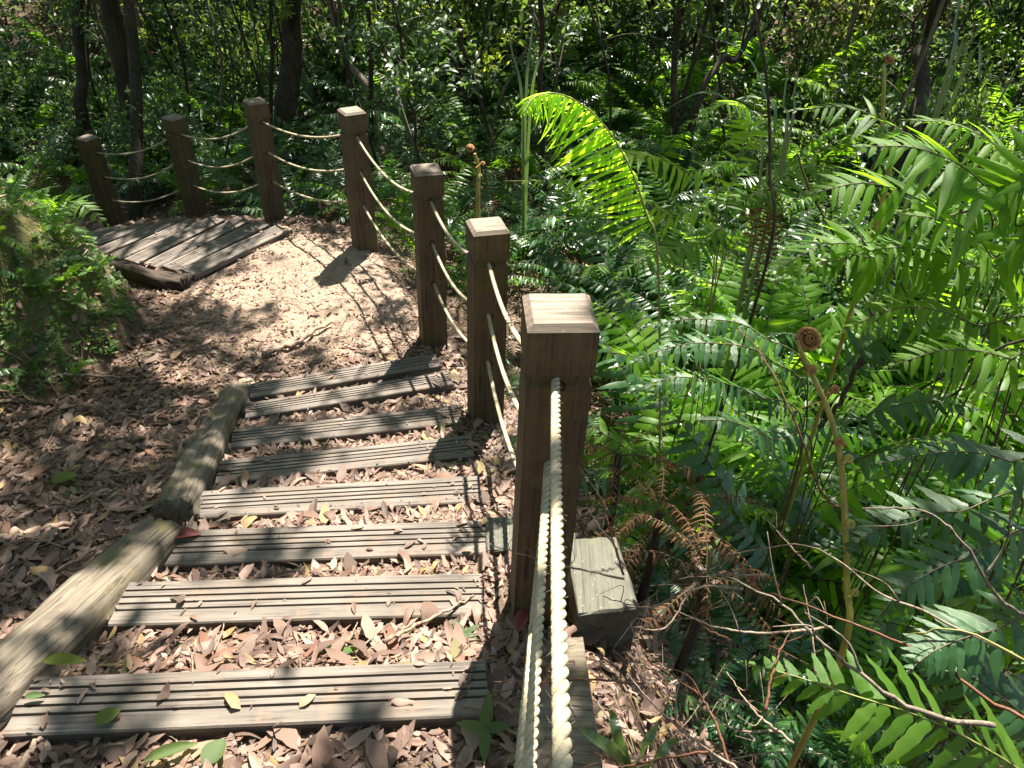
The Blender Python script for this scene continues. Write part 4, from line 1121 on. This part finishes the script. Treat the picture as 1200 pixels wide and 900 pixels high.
# ------------------------------------------------------------------ dead branches and stems at the bottom right
BR = [
 ([(1165, 850, 1.28), (1090, 838, 1.27), (1020, 800, 1.27), (955, 745, 1.28), (905, 700, 1.32), (830, 668, 1.4)], 0.0075, 0.002, 'palebark', 'pale forked dead branch lying over the bottom right frond',
  [(0.45, [(-0.03, 0.03, 0.05), (-0.10, 0.06, 0.08)], 0.003), (0.6, [(-0.02, 0.0, 0.03), (-0.09, -0.02, 0.05)], 0.0025), (0.75, [(-0.02, 0.03, 0.05), (-0.03, 0.08, 0.10)], 0.002)]),
 ([(1230, 860, 1.3), (1150, 815, 1.34), (1090, 770, 1.38), (1010, 735, 1.4), (930, 705, 1.45), (880, 690, 1.5)], 0.0055, 0.002, 'redtwig', 'reddish brown dead stem crossing the fronds at the bottom right',
  [(0.3, [(-0.04, 0.03, 0.04), (-0.10, 0.04, 0.09)], 0.002)]),
 ([(1230, 730, 1.4), (1175, 705, 1.38), (1130, 640, 1.36), (1085, 600, 1.38), (1010, 596, 1.4)], 0.006, 0.002, 'palebark', 'grey bent dead branch at the right edge above the shiny leaflets',
  [(0.35, [(0.03, 0.03, 0.06), (0.01, 0.04, 0.14)], 0.003), (0.7, [(-0.04, 0.0, -0.03), (-0.11, 0.02, -0.06)], 0.002)]),
 ([(1190, 770, 1.36), (1090, 720, 1.36), (1030, 695, 1.38), (950, 640, 1.42), (850, 650, 1.5)], 0.004, 0.0015, 'twig', 'thin dead twig crossing in front of the fiddlehead stalk',
  [(0.4, [(-0.03, 0.02, 0.03), (-0.08, 0.05, 0.03)], 0.0015)]),
 ([(975, 735, 1.42), (900, 742, 1.38), (840, 735, 1.34), (790, 715, 1.32)], 0.0045, 0.0015, 'twig', 'pale curved dead twig in front of the dark ferns at the lower middle',
  [(0.5, [(-0.02, 0.02, 0.04), (-0.05, 0.02, 0.09)], 0.0016), (0.7, [(-0.03, 0.0, 0.02), (-0.07, 0.0, 0.01)], 0.0014)]),
 ([(870, 690, 1.42), (815, 690, 1.36), (780, 735, 1.3), (742, 735, 1.26)], 0.004, 0.0012, 'twig', 'hooked dead twig curling beside the timber block', [(0.3, [(-0.03, 0, 0.03), (-0.05, 0.0, 0.07)], 0.0014)]),
 ([(870, 905, 1.2), (820, 872, 1.2), (770, 830, 1.2), (735, 790, 1.22)], 0.004, 0.0015, 'twig', 'pale dead twig on the litter right of the timber sill', [(0.5, [(0.0, 0.03, 0.04), (0.01, 0.05, 0.08)], 0.0015)]),
 ([(860, 910, 1.2), (830, 830, 1.24), (800, 800, 1.28), (750, 770, 1.3)], 0.0045, 0.0015, 'redtwig', 'rusty dead stem lying on the dark slope below the timber block', [(0.4, [(-0.02, 0.03, 0.02), (-0.06, 0.05, 0.02)], 0.002)]),
 ([(1000, 600, 1.9), (965, 580, 1.85), (930, 490, 1.8), (895, 420, 1.85), (865, 385, 1.9)], 0.0045, 0.002, 'redtwig', 'thin reddish stem leaning left behind the fiddlehead', [(0.5, [(0.03, 0.0, 0.02), (0.07, 0.0, 0.04)], 0.0015)]),
 ([(1240, 385, 1.7), (1180, 405, 1.75), (1120, 432, 1.85), (1070, 462, 2.0)], 0.006, 0.004, 'bark', 'dark bare stem at the right edge pointing down to the left', None),
 ([(1170, 435, 1.9), (1130, 455, 1.9), (1085, 475, 1.95)], 0.0055, 0.004, 'bark', 'short dark stem just below the longer one at the right edge', None),
 ([(1110, 400, 2.0), (1080, 390, 1.95), (1055, 330, 1.9), (1028, 300, 1.9), (1000, 270, 1.9)], 0.004, 0.002, 'bark', 'thin dark stalk rising among the upper right fronds', None),
 ([(1025, 375, 2.2), (985, 290, 2.15), (950, 225, 2.1), (935, 180, 2.1)], 0.005, 0.004, 'bark', 'dark fern stalk with a dry tip leaning left at the upper right', None),
 ([(960, 500, 2.0), (985, 470, 1.95), (1006, 426, 1.9), (1012, 425, 1.9)], 0.0095, 0.008, 'bark', 'broken dark stalk stub right of the fiddlehead', None),
]
for pts, r0, r1, mt, lb, sd in BR:
    stick(pd(*pts), r0 * 0.68, r1 * 0.7, MAT[mt], 'dead_branch' if mt != 'bark' else 'bare_stem', lb, 'branch', 26, 'bare branches and stems on the right slope', sd)
stick(pd((1240, 795, 1.25), (1130, 740, 1.3), (1060, 745, 1.35)), 0.003, 0.001, MAT['limestalk'], 'green_stem', 'bright yellow green stem at the right edge near the bottom', 'stem')

for i in range(14):
    px, py = rng.uniform(720, 960), rng.uniform(640, 880); d = 1.25 + 0.35 * (880 - py) / 240 + rng.uniform(-0.05, 0.1)
    a_ = rng.choice([rng.uniform(2.6, 3.6), rng.uniform(1.2, 2.4)]); L = rng.uniform(70, 190)
    q = [(px, py, d), (px + L * .5 * math.cos(a_) + rng.normal(0, 8), py - L * .5 * math.sin(a_) * .7 + rng.normal(0, 8), d + 0.03), (px + L * math.cos(a_), py - L * math.sin(a_) * .7, d + 0.08)]
    stick(pd(*q), 0.0028, 0.0009, MAT['twig' if i % 3 else 'redtwig'], 'dead_twig', 'thin ' + ('pale' if i % 3 else 'rusty') + ' dead twig on the dark slope ' + ('beside the timber block' if py < 720 and px < 820 else 'below the timber block' if px < 820 else 'left of the fiddlehead foot'), 'twig', 22, 'dead twigs on the dark slope',
          [(f, [(rng.normal(0, .02), rng.normal(0, .02), 0.03), (rng.normal(0, .04), rng.normal(0, .04), rng.uniform(0.03, 0.08))], 0.0012) for f in (0.4, 0.6, 0.8)])

# brushwood on the shaded right slope
G = Geo()
for _ in range(170):
    x, y = rng.uniform(0.3, 1.7), rng.uniform(0.75, 2.4); z = HS(x, y); a = rng.uniform(0, 6.28); L = rng.uniform(0.12, 0.5)
    d = np.array([math.cos(a), math.sin(a), rng.uniform(-0.1, 0.35)])
    P = spline([np.array([x, y, z + 0.02]), np.array([x, y, z + 0.04]) + d * L * .5 + rng.normal(0, .02, 3), np.array([x, y, z + 0.03]) + d * L], 7)
    tube(G, P, np.linspace(1, 0.4, 7) * rng.uniform(0.0013, 0.0035), 4, False)
tag(link('brushwood', G.mesh('brushwood', MAT['twig'])), 'tangle of fine dead twigs on the shaded slope right of the sill', 'brushwood', kind='stuff')

# ------------------------------------------------------------------ small plants
def seedling(base, leaves, matname, label, cat='seedling', stem=0.03, group=None):
    t = thing('seedling', tuple(base), label, cat, group)
    g = Geo(); tube(g, np.array([[0, 0, -0.01], [0.002, 0, stem * .5], [0, 0.002, stem]]), [0.002, 0.0016, 0.0012], 5); link('stem', g.mesh('stem', MAT['limestalk']), t)
    for az, el, L, W in leaves:
        me = leaflet_me(matname, 'short', 0.3)
        d = np.array([math.cos(R(az)) * math.cos(R(el)), math.sin(R(az)) * math.cos(R(el)), math.sin(R(el))])
        link('leaf', me, t, mat4(d, np.array([0, -0.15, 1.0]) if abs(el) < 70 else np.array([0, -1, 0.2]), L, W, np.array([0, 0, stem])))
    return t
seedling(gpt(568, 868, 0.0), [(85, 40, 0.075, 0.03), (-88, 15, 0.07, 0.028), (175, 20, 0.06, 0.026), (5, 20, 0.055, 0.026)], 'leaf_mid', 'small seedling with four oval green leaves right of the nearest step', stem=0.05)
seedling(gpt(398, 770, 0.0), [(15, 15, 0.05, 0.02), (160, 20, 0.05, 0.02), (80, 25, 0.04, 0.018)], 'fern_mid', 'tiny fern sprig in the litter above the nearest step', stem=0.02)
seedling(gpt(545, 750, 0.0), [(30, 25, 0.04, 0.016), (140, 25, 0.05, 0.018), (260, 20, 0.04, 0.018), (330, 20, 0.035, 0.014)], 'leaf_mid', 'little weed in the litter beside the right end of the second step', stem=0.03)
def strap(base, blades, label, matname='blade', w=0.018, name='strap_plant', cat='plant', group=None):
    t = thing(name, tuple(base), label, cat, group); org = np.array(base)
    for pts in blades:
        P = spline(pts, 18) - org; tn = nrm(np.gradient(P, axis=0))
        sdv = nrm(np.cross(tn, np.array([0.2, -0.6, 0.8]))); s = np.linspace(0, 1, 18)
        ww = w * (np.sin(np.pi * (0.12 + 0.88 * s) ** 0.7) * 0.5 + 0.02)
        nv = np.cross(sdv, tn)
        V = np.stack([P + sdv * ww[:, None] + nv * (ww * 0.3)[:, None], P, P - sdv * ww[:, None] + nv * (ww * 0.3)[:, None]], 1).reshape(-1, 3)
        Q = []
        for i in range(17): a = i * 3; Q += [(a, a + 1, a + 4, a + 3), (a + 1, a + 2, a + 5, a + 4)]
        link('blade', new_mesh('blade', V, Q, None, MAT[matname]), t)
    return t
b = gpt(740, 905, 0.0)
strap(b, [[b] + pd((720, 880, 1.25), (692, 862, 1.22), (676, 850, 1.2)), [b] + pd((752, 880, 1.25), (765, 855, 1.2), (772, 845, 1.18)), [b] + pd((725, 870, 1.3), (718, 840, 1.28), (712, 832, 1.27)), [b] + pd((765, 892, 1.25), (785, 870, 1.22), (800, 866, 1.2))],
      'low strap leaved green plant at the bottom edge right of the sill', w=0.02)
b = at(900, 260, 2.9); b[2] = HS(b[0], b[1])
strap(b, [[b] + pd((900, 200, 2.9), (895, 110, 2.8), (870, 60, 2.7), (815, 38, 2.6)), [b] + pd((890, 220, 2.9), (862, 130, 2.8), (825, 108, 2.75), (780, 128, 2.7)),
          [b] + pd((915, 200, 2.9), (930, 110, 2.8), (942, 60, 2.7)), [b] + pd((910, 210, 2.9), (918, 120, 2.8), (925, 70, 2.75))], 'tall clump of pale arching strap leaves in the upper right', w=0.014)
b = at(1080, 250, 2.7); b[2] = HS(b[0], b[1])
strap(b, [[b] + pd((1100, 130, 2.6), (1130, 60, 2.5), (1175, -5, 2.4)), [b] + pd((1090, 150, 2.6), (1118, 30, 2.5), (1130, -20, 2.5)), [b] + pd((1110, 130, 2.5), (1150, 95, 2.4), (1190, 90, 2.3))], 'stiff grey green strap leaves rising at the top right corner', w=0.016)
b = at(618, 210, 5.2); b[2] = HS(b[0], b[1])
strap(b, [[b] + pd((616, 120, 5.1), (622, 50, 5.0), (628, -10, 4.9)), [b] + pd((612, 130, 5.1), (600, 60, 5.0), (592, 20, 5.0)), [b] + pd((622, 120, 5.1), (638, 60, 5.0), (650, 40, 5.0))], 'tall bluish grass blades standing left of the lime frond', w=0.02)

# bank plants: small leafy rosettes
proto_s = seedling((0, 0, 0), [(a, e_, l, l * .5) for a, e_, l in ((0, 25, .06), (60, 35, .05), (120, 20, .065), (185, 30, .05), (240, 40, .06), (300, 25, .055), (30, 60, .04), (210, 65, .04))], 'moss_leaf', '', stem=0.05)
pts = scatter(160, (-4.4, -1.5), (1.7, 5.6), lambda x, y: bdist(x, y) > 0.06 and fdist(x, y) < -0.3 and vnoise(np.array([x * 3]), np.array([y * 3]), 8)[0] > 0.42, 0.08, 5)
for i, (x, y) in enumerate(pts):
    o = proto_s if i == 0 else copy_tree(proto_s)
    o.location = (x, y, HS(x, y)); o.rotation_euler = (rng.normal(0, .2), rng.normal(0, .2), rng.uniform(0, 6.28)); o.scale = (rng.uniform(0.7, 1.6),) * 3
    tag(o, 'little leafy green weed on the mossy bank on the left', 'weed', 'weeds on the left bank')
V, T = quad_leaf(0.2, 0.2); nm_ = 100000
mx, my = rng.uniform(-5, -1.3, nm_), rng.uniform(1.2, 6.2, nm_)
bb = -poly_sd(mx, my, BANK); okm = (bb > 0.03) & (poly_sd(mx, my, FENCE) < -0.2) & ((0.6 * vnoise(mx * 3.5, my * 3.5, 12) + 0.4 * vnoise(mx * 11, my * 11, 14)) > 0.46)
mx, my = mx[okm], my[okm]; k = len(mx)
P = np.stack([mx, my, H(mx, my) + 0.004], 1); D = rand_dir(k, 0.1, 0.8); Nn = nrm(np.array([[0.2, -0.3, 1]]) + rng.normal(0, .3, (k, 3)))
Lm = rng.uniform(0.014, 0.05, k)
Vm, Fm = scatter_leaves(P, D, Nn, Lm, Lm * 0.5, (V, T), False)
tag(link('moss', new_mesh('moss', Vm, None, Fm, MAT['moss_leaf'])), 'soft green moss and tiny leaves covering the left bank', 'moss', kind='stuff')

# ------------------------------------------------------------------ trees, saplings, shrubs of the background
def trunk_geo(pts, r0, r1, n=24, k=10, seed=0):
    P = spline(pts, n); g = Geo(); r = np.random.default_rng(seed)
    P[1:-1] += r.normal(0, r0 * 0.06, (n - 2, 3)); rad = np.linspace(r0, r1, n); rad[:3] *= np.array([1.5, 1.2, 1.05])
    tube(g, P, rad, k); return g, P

# canopy: leaf clusters of the tree crowns; unseen, density shaped to put sun and shade at chosen spots
def suncol(P):
    P = np.asarray(P, float); return (P - S * ((P[..., 2:3] + 0.5) / S[2]))[..., :2]
SPOTS = []   # (centre on the ground plane, radius, cover)
def spot(P, r, c): SPOTS.append((suncol(P), r, c))
spot(at_z(400, 335, -0.68), 0.72, 0.10)
spot(at_z(300, 320, -0.7), 0.35, 0.15)
spot(at_z(430, 450, -0.6), 0.4, 0.1)
spot(at_z(440, 385, -0.68), 0.50, 0.02)
spot(at_z(505, 470, -0.5), 0.45, 0.03)
spot(at_z(480, 560, -0.3), 0.30, 0.1)
spot(at_z(330, 590, -0.25), 0.3, 0.22)
spot(at_z(330, 800, 0.05), 0.45, 0.25)
spot(at_z(470, 700, -0.1), 0.36, 0.08)
spot(at_z(230, 690, 0.0), 0.30, 0.22)
spot(at_z(150, 480, -0.3), 0.75, 0.82)
spot(at_z(60, 600, -0.1), 0.60, 0.62)
spot(at_z(230, 380, -0.6), 0.45, 0.75)
spot(at_z(220, 285, -0.85), 0.75, 0.2)
spot(at_z(60, 360, 0.1), 0.9, 0.66)
spot(at(690, 190, 2.25), 0.42, 0.0)
spot(at(800, 260, 2.7), 0.25, 0.3)
spot(at(1080, 250, 1.85), 0.45, 0.2)
spot(at(790, 440, 1.88), 0.26, 0.03)
spot(at(1050, 830, 1.3), 0.25, 0.08)
spot(at(1100, 690, 1.5), 0.25, 0.2)
spot(at(955, 430, 1.55), 0.14, 0.05)
spot(at(640, 650, 0.8), 0.22, 0.05)
spot(at(660, 365, 1.42), 0.16, 0.05)
spot(at(705, 670, 1.56), 0.15, 0.72)
spot(at(960, 650, 1.6), 0.25, 0.5)
spot(at(800, 830, 1.5), 0.2, 0.85)
spot(np.array([0.6, 1.85, -0.5]), 0.42, 1.0)
spot(np.array([0.95, 2.2, -0.5]), 0.5, 1.0)
spot(np.array([1.5, 2.2, -0.5]), 0.65, 0.85)
spot(np.array([0.75, 2.6, -0.5]), 0.45, 0.9)
spot(np.array([0.35, 2.3, -0.5]), 0.3, 0.9)
spot(at(900, 760, 1.6), 0.25, 0.85)
spot(at(120, 100, 8.0), 2.2, 0.7)
spot(at(300, 100, 8.0), 1.6, 0.7)
spot(at(880, 230, 4.2), 0.6, 0.2)


spot(at(1000, 100, 5.5), 2.2, 0.15)
spot(at(800, 80, 7.5), 2.2, 0.2)
spot(at(620, 60, 8.0), 1.6, 0.3)
spot(at(480, 140, 6.0), 1.1, 0.15)
spot(at(600, 250, 4.5), 0.9, 0.3)
def cover(g):
    p = np.full(len(g), 0.45); w = np.full(len(g), 0.35); acc = p * w
    for c, r, v in SPOTS:
        k = 6 * np.exp(-(((g - c) ** 2).sum(1) / r ** 2) ** 1.5); acc += k * v; w += k
    return np.clip(acc / w - 0.05, 0, 1)
TREES = [  # trunk points, radius, bark, label, visible in the photo
 ([(335, 135, 8.3), (333, 60, 8.1), (340, 0, 7.9)], 0.165, 'bark', 'thick dark tree trunk standing behind the post at the top of the far flight'),
 ([(158, 240, 7.6), (150, 130, 7.5), (146, 60, 7.4), (150, 0, 7.3)], 0.085, 'bark', 'dark tree trunk between the two leftmost posts'),
 ([(95, 130, 8.6), (100, 60, 8.4), (85, 0, 8.2)], 0.09, 'bark', 'dark leaning trunk at the upper left'),
 ([(432, 110, 7.6), (410, 60, 7.5), (385, 0, 7.4)], 0.05, 'palebark', 'pale slim trunk leaning left behind the fourth post'),
 ([(1065, 160, 6.0), (1082, 105, 6.0), (1078, 60, 6.0), (1100, 0, 6.0)], 0.075, 'bark', 'crooked dark trunk at the upper right'),
 ([(790, 125, 7.0), (800, 60, 6.9), (798, 0, 6.8)], 0.045, 'bark', 'slim dark trunk in the upper middle'),
 ([(815, 128, 6.6), (845, 70, 6.6), (895, 0, 6.6)], 0.04, 'bark', 'slim trunk slanting right in the upper middle'),
 ([(975, 150, 7.5), (975, 80, 7.5), (1005, 0, 7.5)], 0.035, 'palebark', 'pale thin trunk leaning right at the upper right'),
]
EXTRA = [(-4.5, 8.5), (2.6, 10.5), (5.2, 8.0), (-6.5, 4.8), (5.6, 3.8), (-1.0, 11.5), (7.5, 12), (-8, 11), (3.6, 14), (-3.2, -4.5), (3.4, -3.5), (-6.5, -1.5), (6.5, 0.5)]  # trees added to carry the canopy; those behind the camera block sky light
tree_objs = []
for pts, r0, bk, lb in TREES:
    P = [at(*p) for p in pts]
    if 'crooked' not in lb and 'slanting' not in lb: P = [P[0], P[-1]]
    foot = P[0].copy(); foot[2] = HS(foot[0], foot[1]) - 0.1
    top = P[-1] + nrm(P[-1] - P[0]) * 2.0; top[2] = max(top[2], 4.5) + rng.uniform(0, 1.0)
    tree_objs.append((foot, [foot] + P + [top], r0, bk, lb, 'trees rising behind the ferns'))
for i, (x, y) in enumerate(EXTRA):
    foot = np.array([x, y, HS(x, y) - 0.1]); q = rng.normal(0, .25, 2)
    tree_objs.append((foot, [foot, foot + [q[0], q[1], 2.5], foot + [q[0] * 1.5, q[1], 5.5], foot + [q[0] * 2, q[1] * 2, 7.8]], rng.uniform(0.09, 0.16), 'bark', 'forest tree with a dark trunk added to carry the shading canopy', 'added canopy trees around the clearing'))

nc = 640000
cxs = rng.uniform(-9, 10, nc); cys = rng.uniform(-7, 22, nc); czs = rng.uniform(3.6, 7.4, nc)
C3 = np.stack([cxs, cys, czs], 1); gp = suncol(C3)
pc = cover(gp)
wx = gp[:, 0] + 0.10 * (vnoise(gp[:, 0] * 5, gp[:, 1] * 5, 31) - .5); wy = gp[:, 1] + 0.10 * (vnoise(gp[:, 0] * 5, gp[:, 1] * 5, 32) - .5)
nz = 0.36 * vnoise(wx * 5.5, wy * 5.5, 21) + 0.49 * vnoise(wx * 14, wy * 14, 22) + 0.15 * vnoise(wx * 1.3, wy * 1.3, 23)
nz = np.clip((nz - 0.5) * 1.75 + 0.5, 0, 1)
keepc = nz < pc
near_path = (gp[:, 1] < 8) & (gp[:, 1] > -1) & (np.abs(gp[:, 0]) < 6)
keepc &= rng.random(nc) < np.where(near_path, 0.95, 0.40)
C3 = C3[keepc]; print('canopy leaves', len(C3))
k = len(C3)
Lc = rng.uniform(0.09, 0.15, k); Dc = rand_dir(k, -0.7, 0.4); Ncn = nrm(np.array([[0, 0, 1.0]]) + rng.normal(0, 0.45, (k, 3)))
qV = np.array([(0, 0, 0), (0.45, 0.5, 0.06), (1, 0, -0.12), (0.45, -0.5, 0.06)]); qF = np.array([(0, 3, 2, 1)])
tops = np.array([t[1][-1][:2] for t in tree_objs])
owner = np.argmin(((C3[:, None, :2] - tops[None]) ** 2).sum(2), 1)
for ti, (foot, pts, r0, bk, lb, grp) in enumerate(tree_objs):
    t = thing('tree', tuple(foot), lb, 'tree', grp)
    g, P = trunk_geo(pts, r0, r0 * 0.45, 26, 10, ti)
    link('trunk', g.mesh('trunk', MAT[bk], True, foot), t)
    own = C3[owner == ti]
    if len(own) == 0: continue
    for _ in range(9):
        g = Geo()
        tgt = own[rng.integers(len(own))] + np.array([0, 0, -0.1]); s0 = P[rng.integers(15, 25)]
        mid = (s0 + tgt) / 2 + rng.normal(0, 0.15, 3) + np.array([0, 0, 0.2])
        tube(g, spline([s0, mid, tgt], 10), np.linspace(r0 * 0.3, 0.008, 10), 5)
        link('limb', g.mesh('limb', MAT[bk], True, foot), t)
    s = owner == ti
    V, Fq = scatter_leaves(C3[s], Dc[s], Ncn[s], Lc[s], Lc[s] * 0.5, (qV, qF), True)
    link('dapple_crown', new_mesh('dapple_crown', V - foot, Fq, None, MAT['leaf_mid' if ti % 2 else 'leaf_dark']), t)

# saplings: thin crooked stems with sprays of small leaves
def make_sapling(seed, h, matname):
    r = np.random.default_rng(seed)
    t = thing('sapling', (0, 0, 0), '', 'sapling')
    lean = r.normal(0, 0.35, 2)
    P = spline([(0, 0, -0.1), (lean[0] * .3, lean[1] * .3, h * .33), (lean[0] * .8, lean[1] * .7, h * .66), (lean[0] * 1.3, lean[1], h)], 22) + np.concatenate([np.zeros((1, 3)), r.normal(0, 0.018, (21, 3))])
    g = Geo(); rr = r.uniform(0.012, 0.026); tube(g, P, np.linspace(rr, rr * 0.35, 22), 6)
    LP, LD = [], []
    for i in range(16):
        s0 = P[r.integers(5, 22)]; d = rand_dir(1, -0.1, 0.7, r)[0]; L = r.uniform(0.3, 0.95)
        B = spline([s0, s0 + d * L * .5 + [0, 0, .04], s0 + d * L + [0, 0, -.06]], 9); tube(g, B, np.linspace(rr * .45, 0.002, 9), 4, False)
        for q in range(3, 9):
            for _ in range(8): LP.append(B[q] + r.normal(0, 0.05, 3)); LD.append(d + r.normal(0, .8, 3))
    link('stem', g.mesh('stem', MAT['bark' if seed % 3 else 'palebark']), t)
    LP, LD = np.array(LP), np.array(LD); k = len(LP); Ls = r.uniform(0.05, 0.11, k)
    V, F_ = scatter_leaves(LP, LD, nrm(np.array([[0, -0.2, 1.0]]) + r.normal(0, .5, (k, 3))), Ls, Ls * 0.42, quad_leaf(0.25, 0.25), False)
    link('foliage', new_mesh('foliage', V, None, F_, MAT[matname]), t)
    return t
SAP = [make_sapling(100 + i, 2.6 + 0.35 * i, ['leaf_dark', 'leaf_mid', 'leaf_dark', 'leaf_yellow', 'leaf_mid', 'leaf_dark', 'leaf_mid', 'leaf_yellow'][i]) for i in range(8)]
pts = scatter(175, (-10, 11), (6.2, 18), lambda x, y: fdist(x, y) > 1.3 and abs(x) < 0.72 * y + 1.2, 0.36, 8)
for i, (x, y) in enumerate(pts):
    o = SAP[i] if i < 8 else copy_tree(SAP[i % 8])
    o.location = (x, y, HS(x, y)); o.rotation_euler = (rng.normal(0, .12), rng.normal(0, .12), rng.uniform(0, 6.28)); o.scale = (rng.uniform(0.8, 1.25),) * 3
    tag(o, ['dark stemmed', 'brown stemmed', 'slim', 'yellowish leaved', 'green leaved', 'dark leaved', 'tall', 'tallest kind of yellowish'][i % 8] + ' sapling ' + zone(x, y, (8.5, 12), 1.0), 'sapling', 'saplings in the forest behind')

for i, (x, y) in enumerate(scatter(60, (-8, 7), (6.3, 11.5), lambda x, y: fdist(x, y) > 1.2 and abs(x) < 0.72 * y + 1, 0.3, 18)):
    f0 = np.array([x, y, HS(x, y) - 0.05]); ln = rng.normal(0, 0.55, 2); h_ = rng.uniform(2.6, 4.6); bd_ = rng.normal(0, 0.18, 2)
    P_ = spline([f0, f0 + [ln[0] * .35 + bd_[0], ln[1] * .35, h_ * .35], f0 + [ln[0] * .8 + bd_[1], ln[1] * .8, h_ * .72], f0 + [ln[0] * 1.3, ln[1] * 1.3, h_]], 18)
    g = Geo(); r0_ = rng.uniform(0.008, 0.022); tube(g, P_, np.linspace(r0_, r0_ * .4, 18), 6)
    for _ in range(5):
        q_ = P_[rng.integers(5, 17)]; d_ = rand_dir(1, 0.0, 0.9)[0] * rng.uniform(0.3, 0.8); tube(g, spline([q_, q_ + d_ * .5 + [0, 0, .05], q_ + d_], 7), np.linspace(r0_ * .4, 0.0025, 7), 4)
    bk_ = 'palebark' if i % 3 == 0 else 'bark'
    o = link('bare_stem', g.mesh('bare_stem', MAT[bk_], True, f0)); o.location = f0
    tag(o, ('pale' if bk_ == 'palebark' else 'dark') + (' leaning' if abs(ln[0]) > 0.5 else ' upright') + ' bare thin stem ' + zone(x, y, (7.5, 9.0), 1.0), 'bare stem', 'bare thin stems of the thicket')

def make_shrub(seed, matname, nl_, Lr, rx=0.75, rz=0.85):
    r = np.random.default_rng(seed)
    t = thing('shrub', (0, 0, 0), '', 'shrub'); g = Geo(); LP, LD = [], []
    nb = 26
    for i in range(nb):
        d = rand_dir(1, 0.15, 0.95, r)[0]; L = r.uniform(0.6, 1.15)
        e_ = np.array([d[0] * rx, d[1] * rx, d[2] * rz * 1.3]) * L
        B = spline([(0, 0, 0), e_ * .45 + r.normal(0, .05, 3), e_], 9); tube(g, B, np.linspace(0.011, 0.002, 9), 4, False)
        for _ in range(nl_ // nb):
            q = r.integers(3, 9); LP.append(B[q] + r.normal(0, 0.085, 3)); LD.append(d + r.normal(0, .8, 3))
    tag(link('stems', g.mesh('stems', MAT['bark']), t), kind='stuff')
    LP, LD = np.array(LP), np.array(LD); k = len(LP); Ls = r.uniform(*Lr, k)
    V, F_ = scatter_leaves(LP, LD, nrm(np.array([[0, -0.2, 1.0]]) + r.normal(0, .55, (k, 3))), Ls, Ls * 0.45, quad_leaf(0.25, 0.25), False)
    link('foliage', new_mesh('foliage', V, None, F_, MAT[matname]), t)
    return t
SHR = [make_shrub(200 + i, m_, 1100, lr) for i, (m_, lr) in enumerate([('leaf_dark', (.05, .1)), ('leaf_mid', (.05, .1)), ('leaf_dark', (.07, .13)), ('leaf_mid', (.04, .08)), ('leaf_yellow', (.05, .1)), ('leaf_dark', (.04, .07))])]
def place_shrubs(pts, lb, grp, sr, st):
    for i, (x, y) in enumerate(pts):
        k = (i + st) % 6
        if k == 4 and (x < 0.5 or st == 3): k = 0
        if k == 1 and x < -1: k = 2
        o = SHR[k] if not SHR[k].get('used') else copy_tree(SHR[k]); SHR[k]['used'] = 1
        o.location = (x, y, HS(x, y)); o.rotation_euler = (rng.normal(0, .1), rng.normal(0, .1), rng.uniform(0, 6.28)); o.scale = (rng.uniform(*sr), rng.uniform(*sr), rng.uniform(*sr) * 1.1)
        tag(o, ['dark leaved', 'mid green', 'large leaved dark', 'small leaved green', 'yellowish', 'small leaved dark'][k] + ' ' + lb + ' ' + zone(x, y, (8.5, 12), 0.5), 'shrub', grp)
place_shrubs(scatter(95, (-12, 12), (8.5, 19), lambda x, y: fdist(x, y) > 3 and abs(x) < 0.75 * y + 1, 0.8, 9), 'understorey shrub', 'shrubs of the forest understorey', (0.9, 1.9), 0)
place_shrubs(scatter(16, (-9, -3.6), (6.4, 10), lambda x, y: 1.0 < fdist(x, y) < 5 , 0.8, 10), 'leafy shrub', 'shrubs at the upper left', (0.6, 1.1), 1)
place_shrubs(scatter(14, (-7.5, -3.2), (3.6, 7.0), lambda x, y: bdist(x, y) > 0.8 and fdist(x, y) < -0.5, 0.6, 11), 'bush on the left bank', 'shrubs on the left bank', (0.65, 1.1), 3)
place_shrubs(scatter(16, (1.8, 7), (4.6, 9), lambda x, y: x > 1.6 + 0.15 * y and x < 0.8 * y, 0.8, 12), 'shrub among ferns', 'shrubs at the upper right', (0.7, 1.2), 3)
for o in SHR:
    if 'used' in o: del o['used']
for o in COL.objects:
    if 'used' in o: del o['used']
print('objects', len(COL.objects))
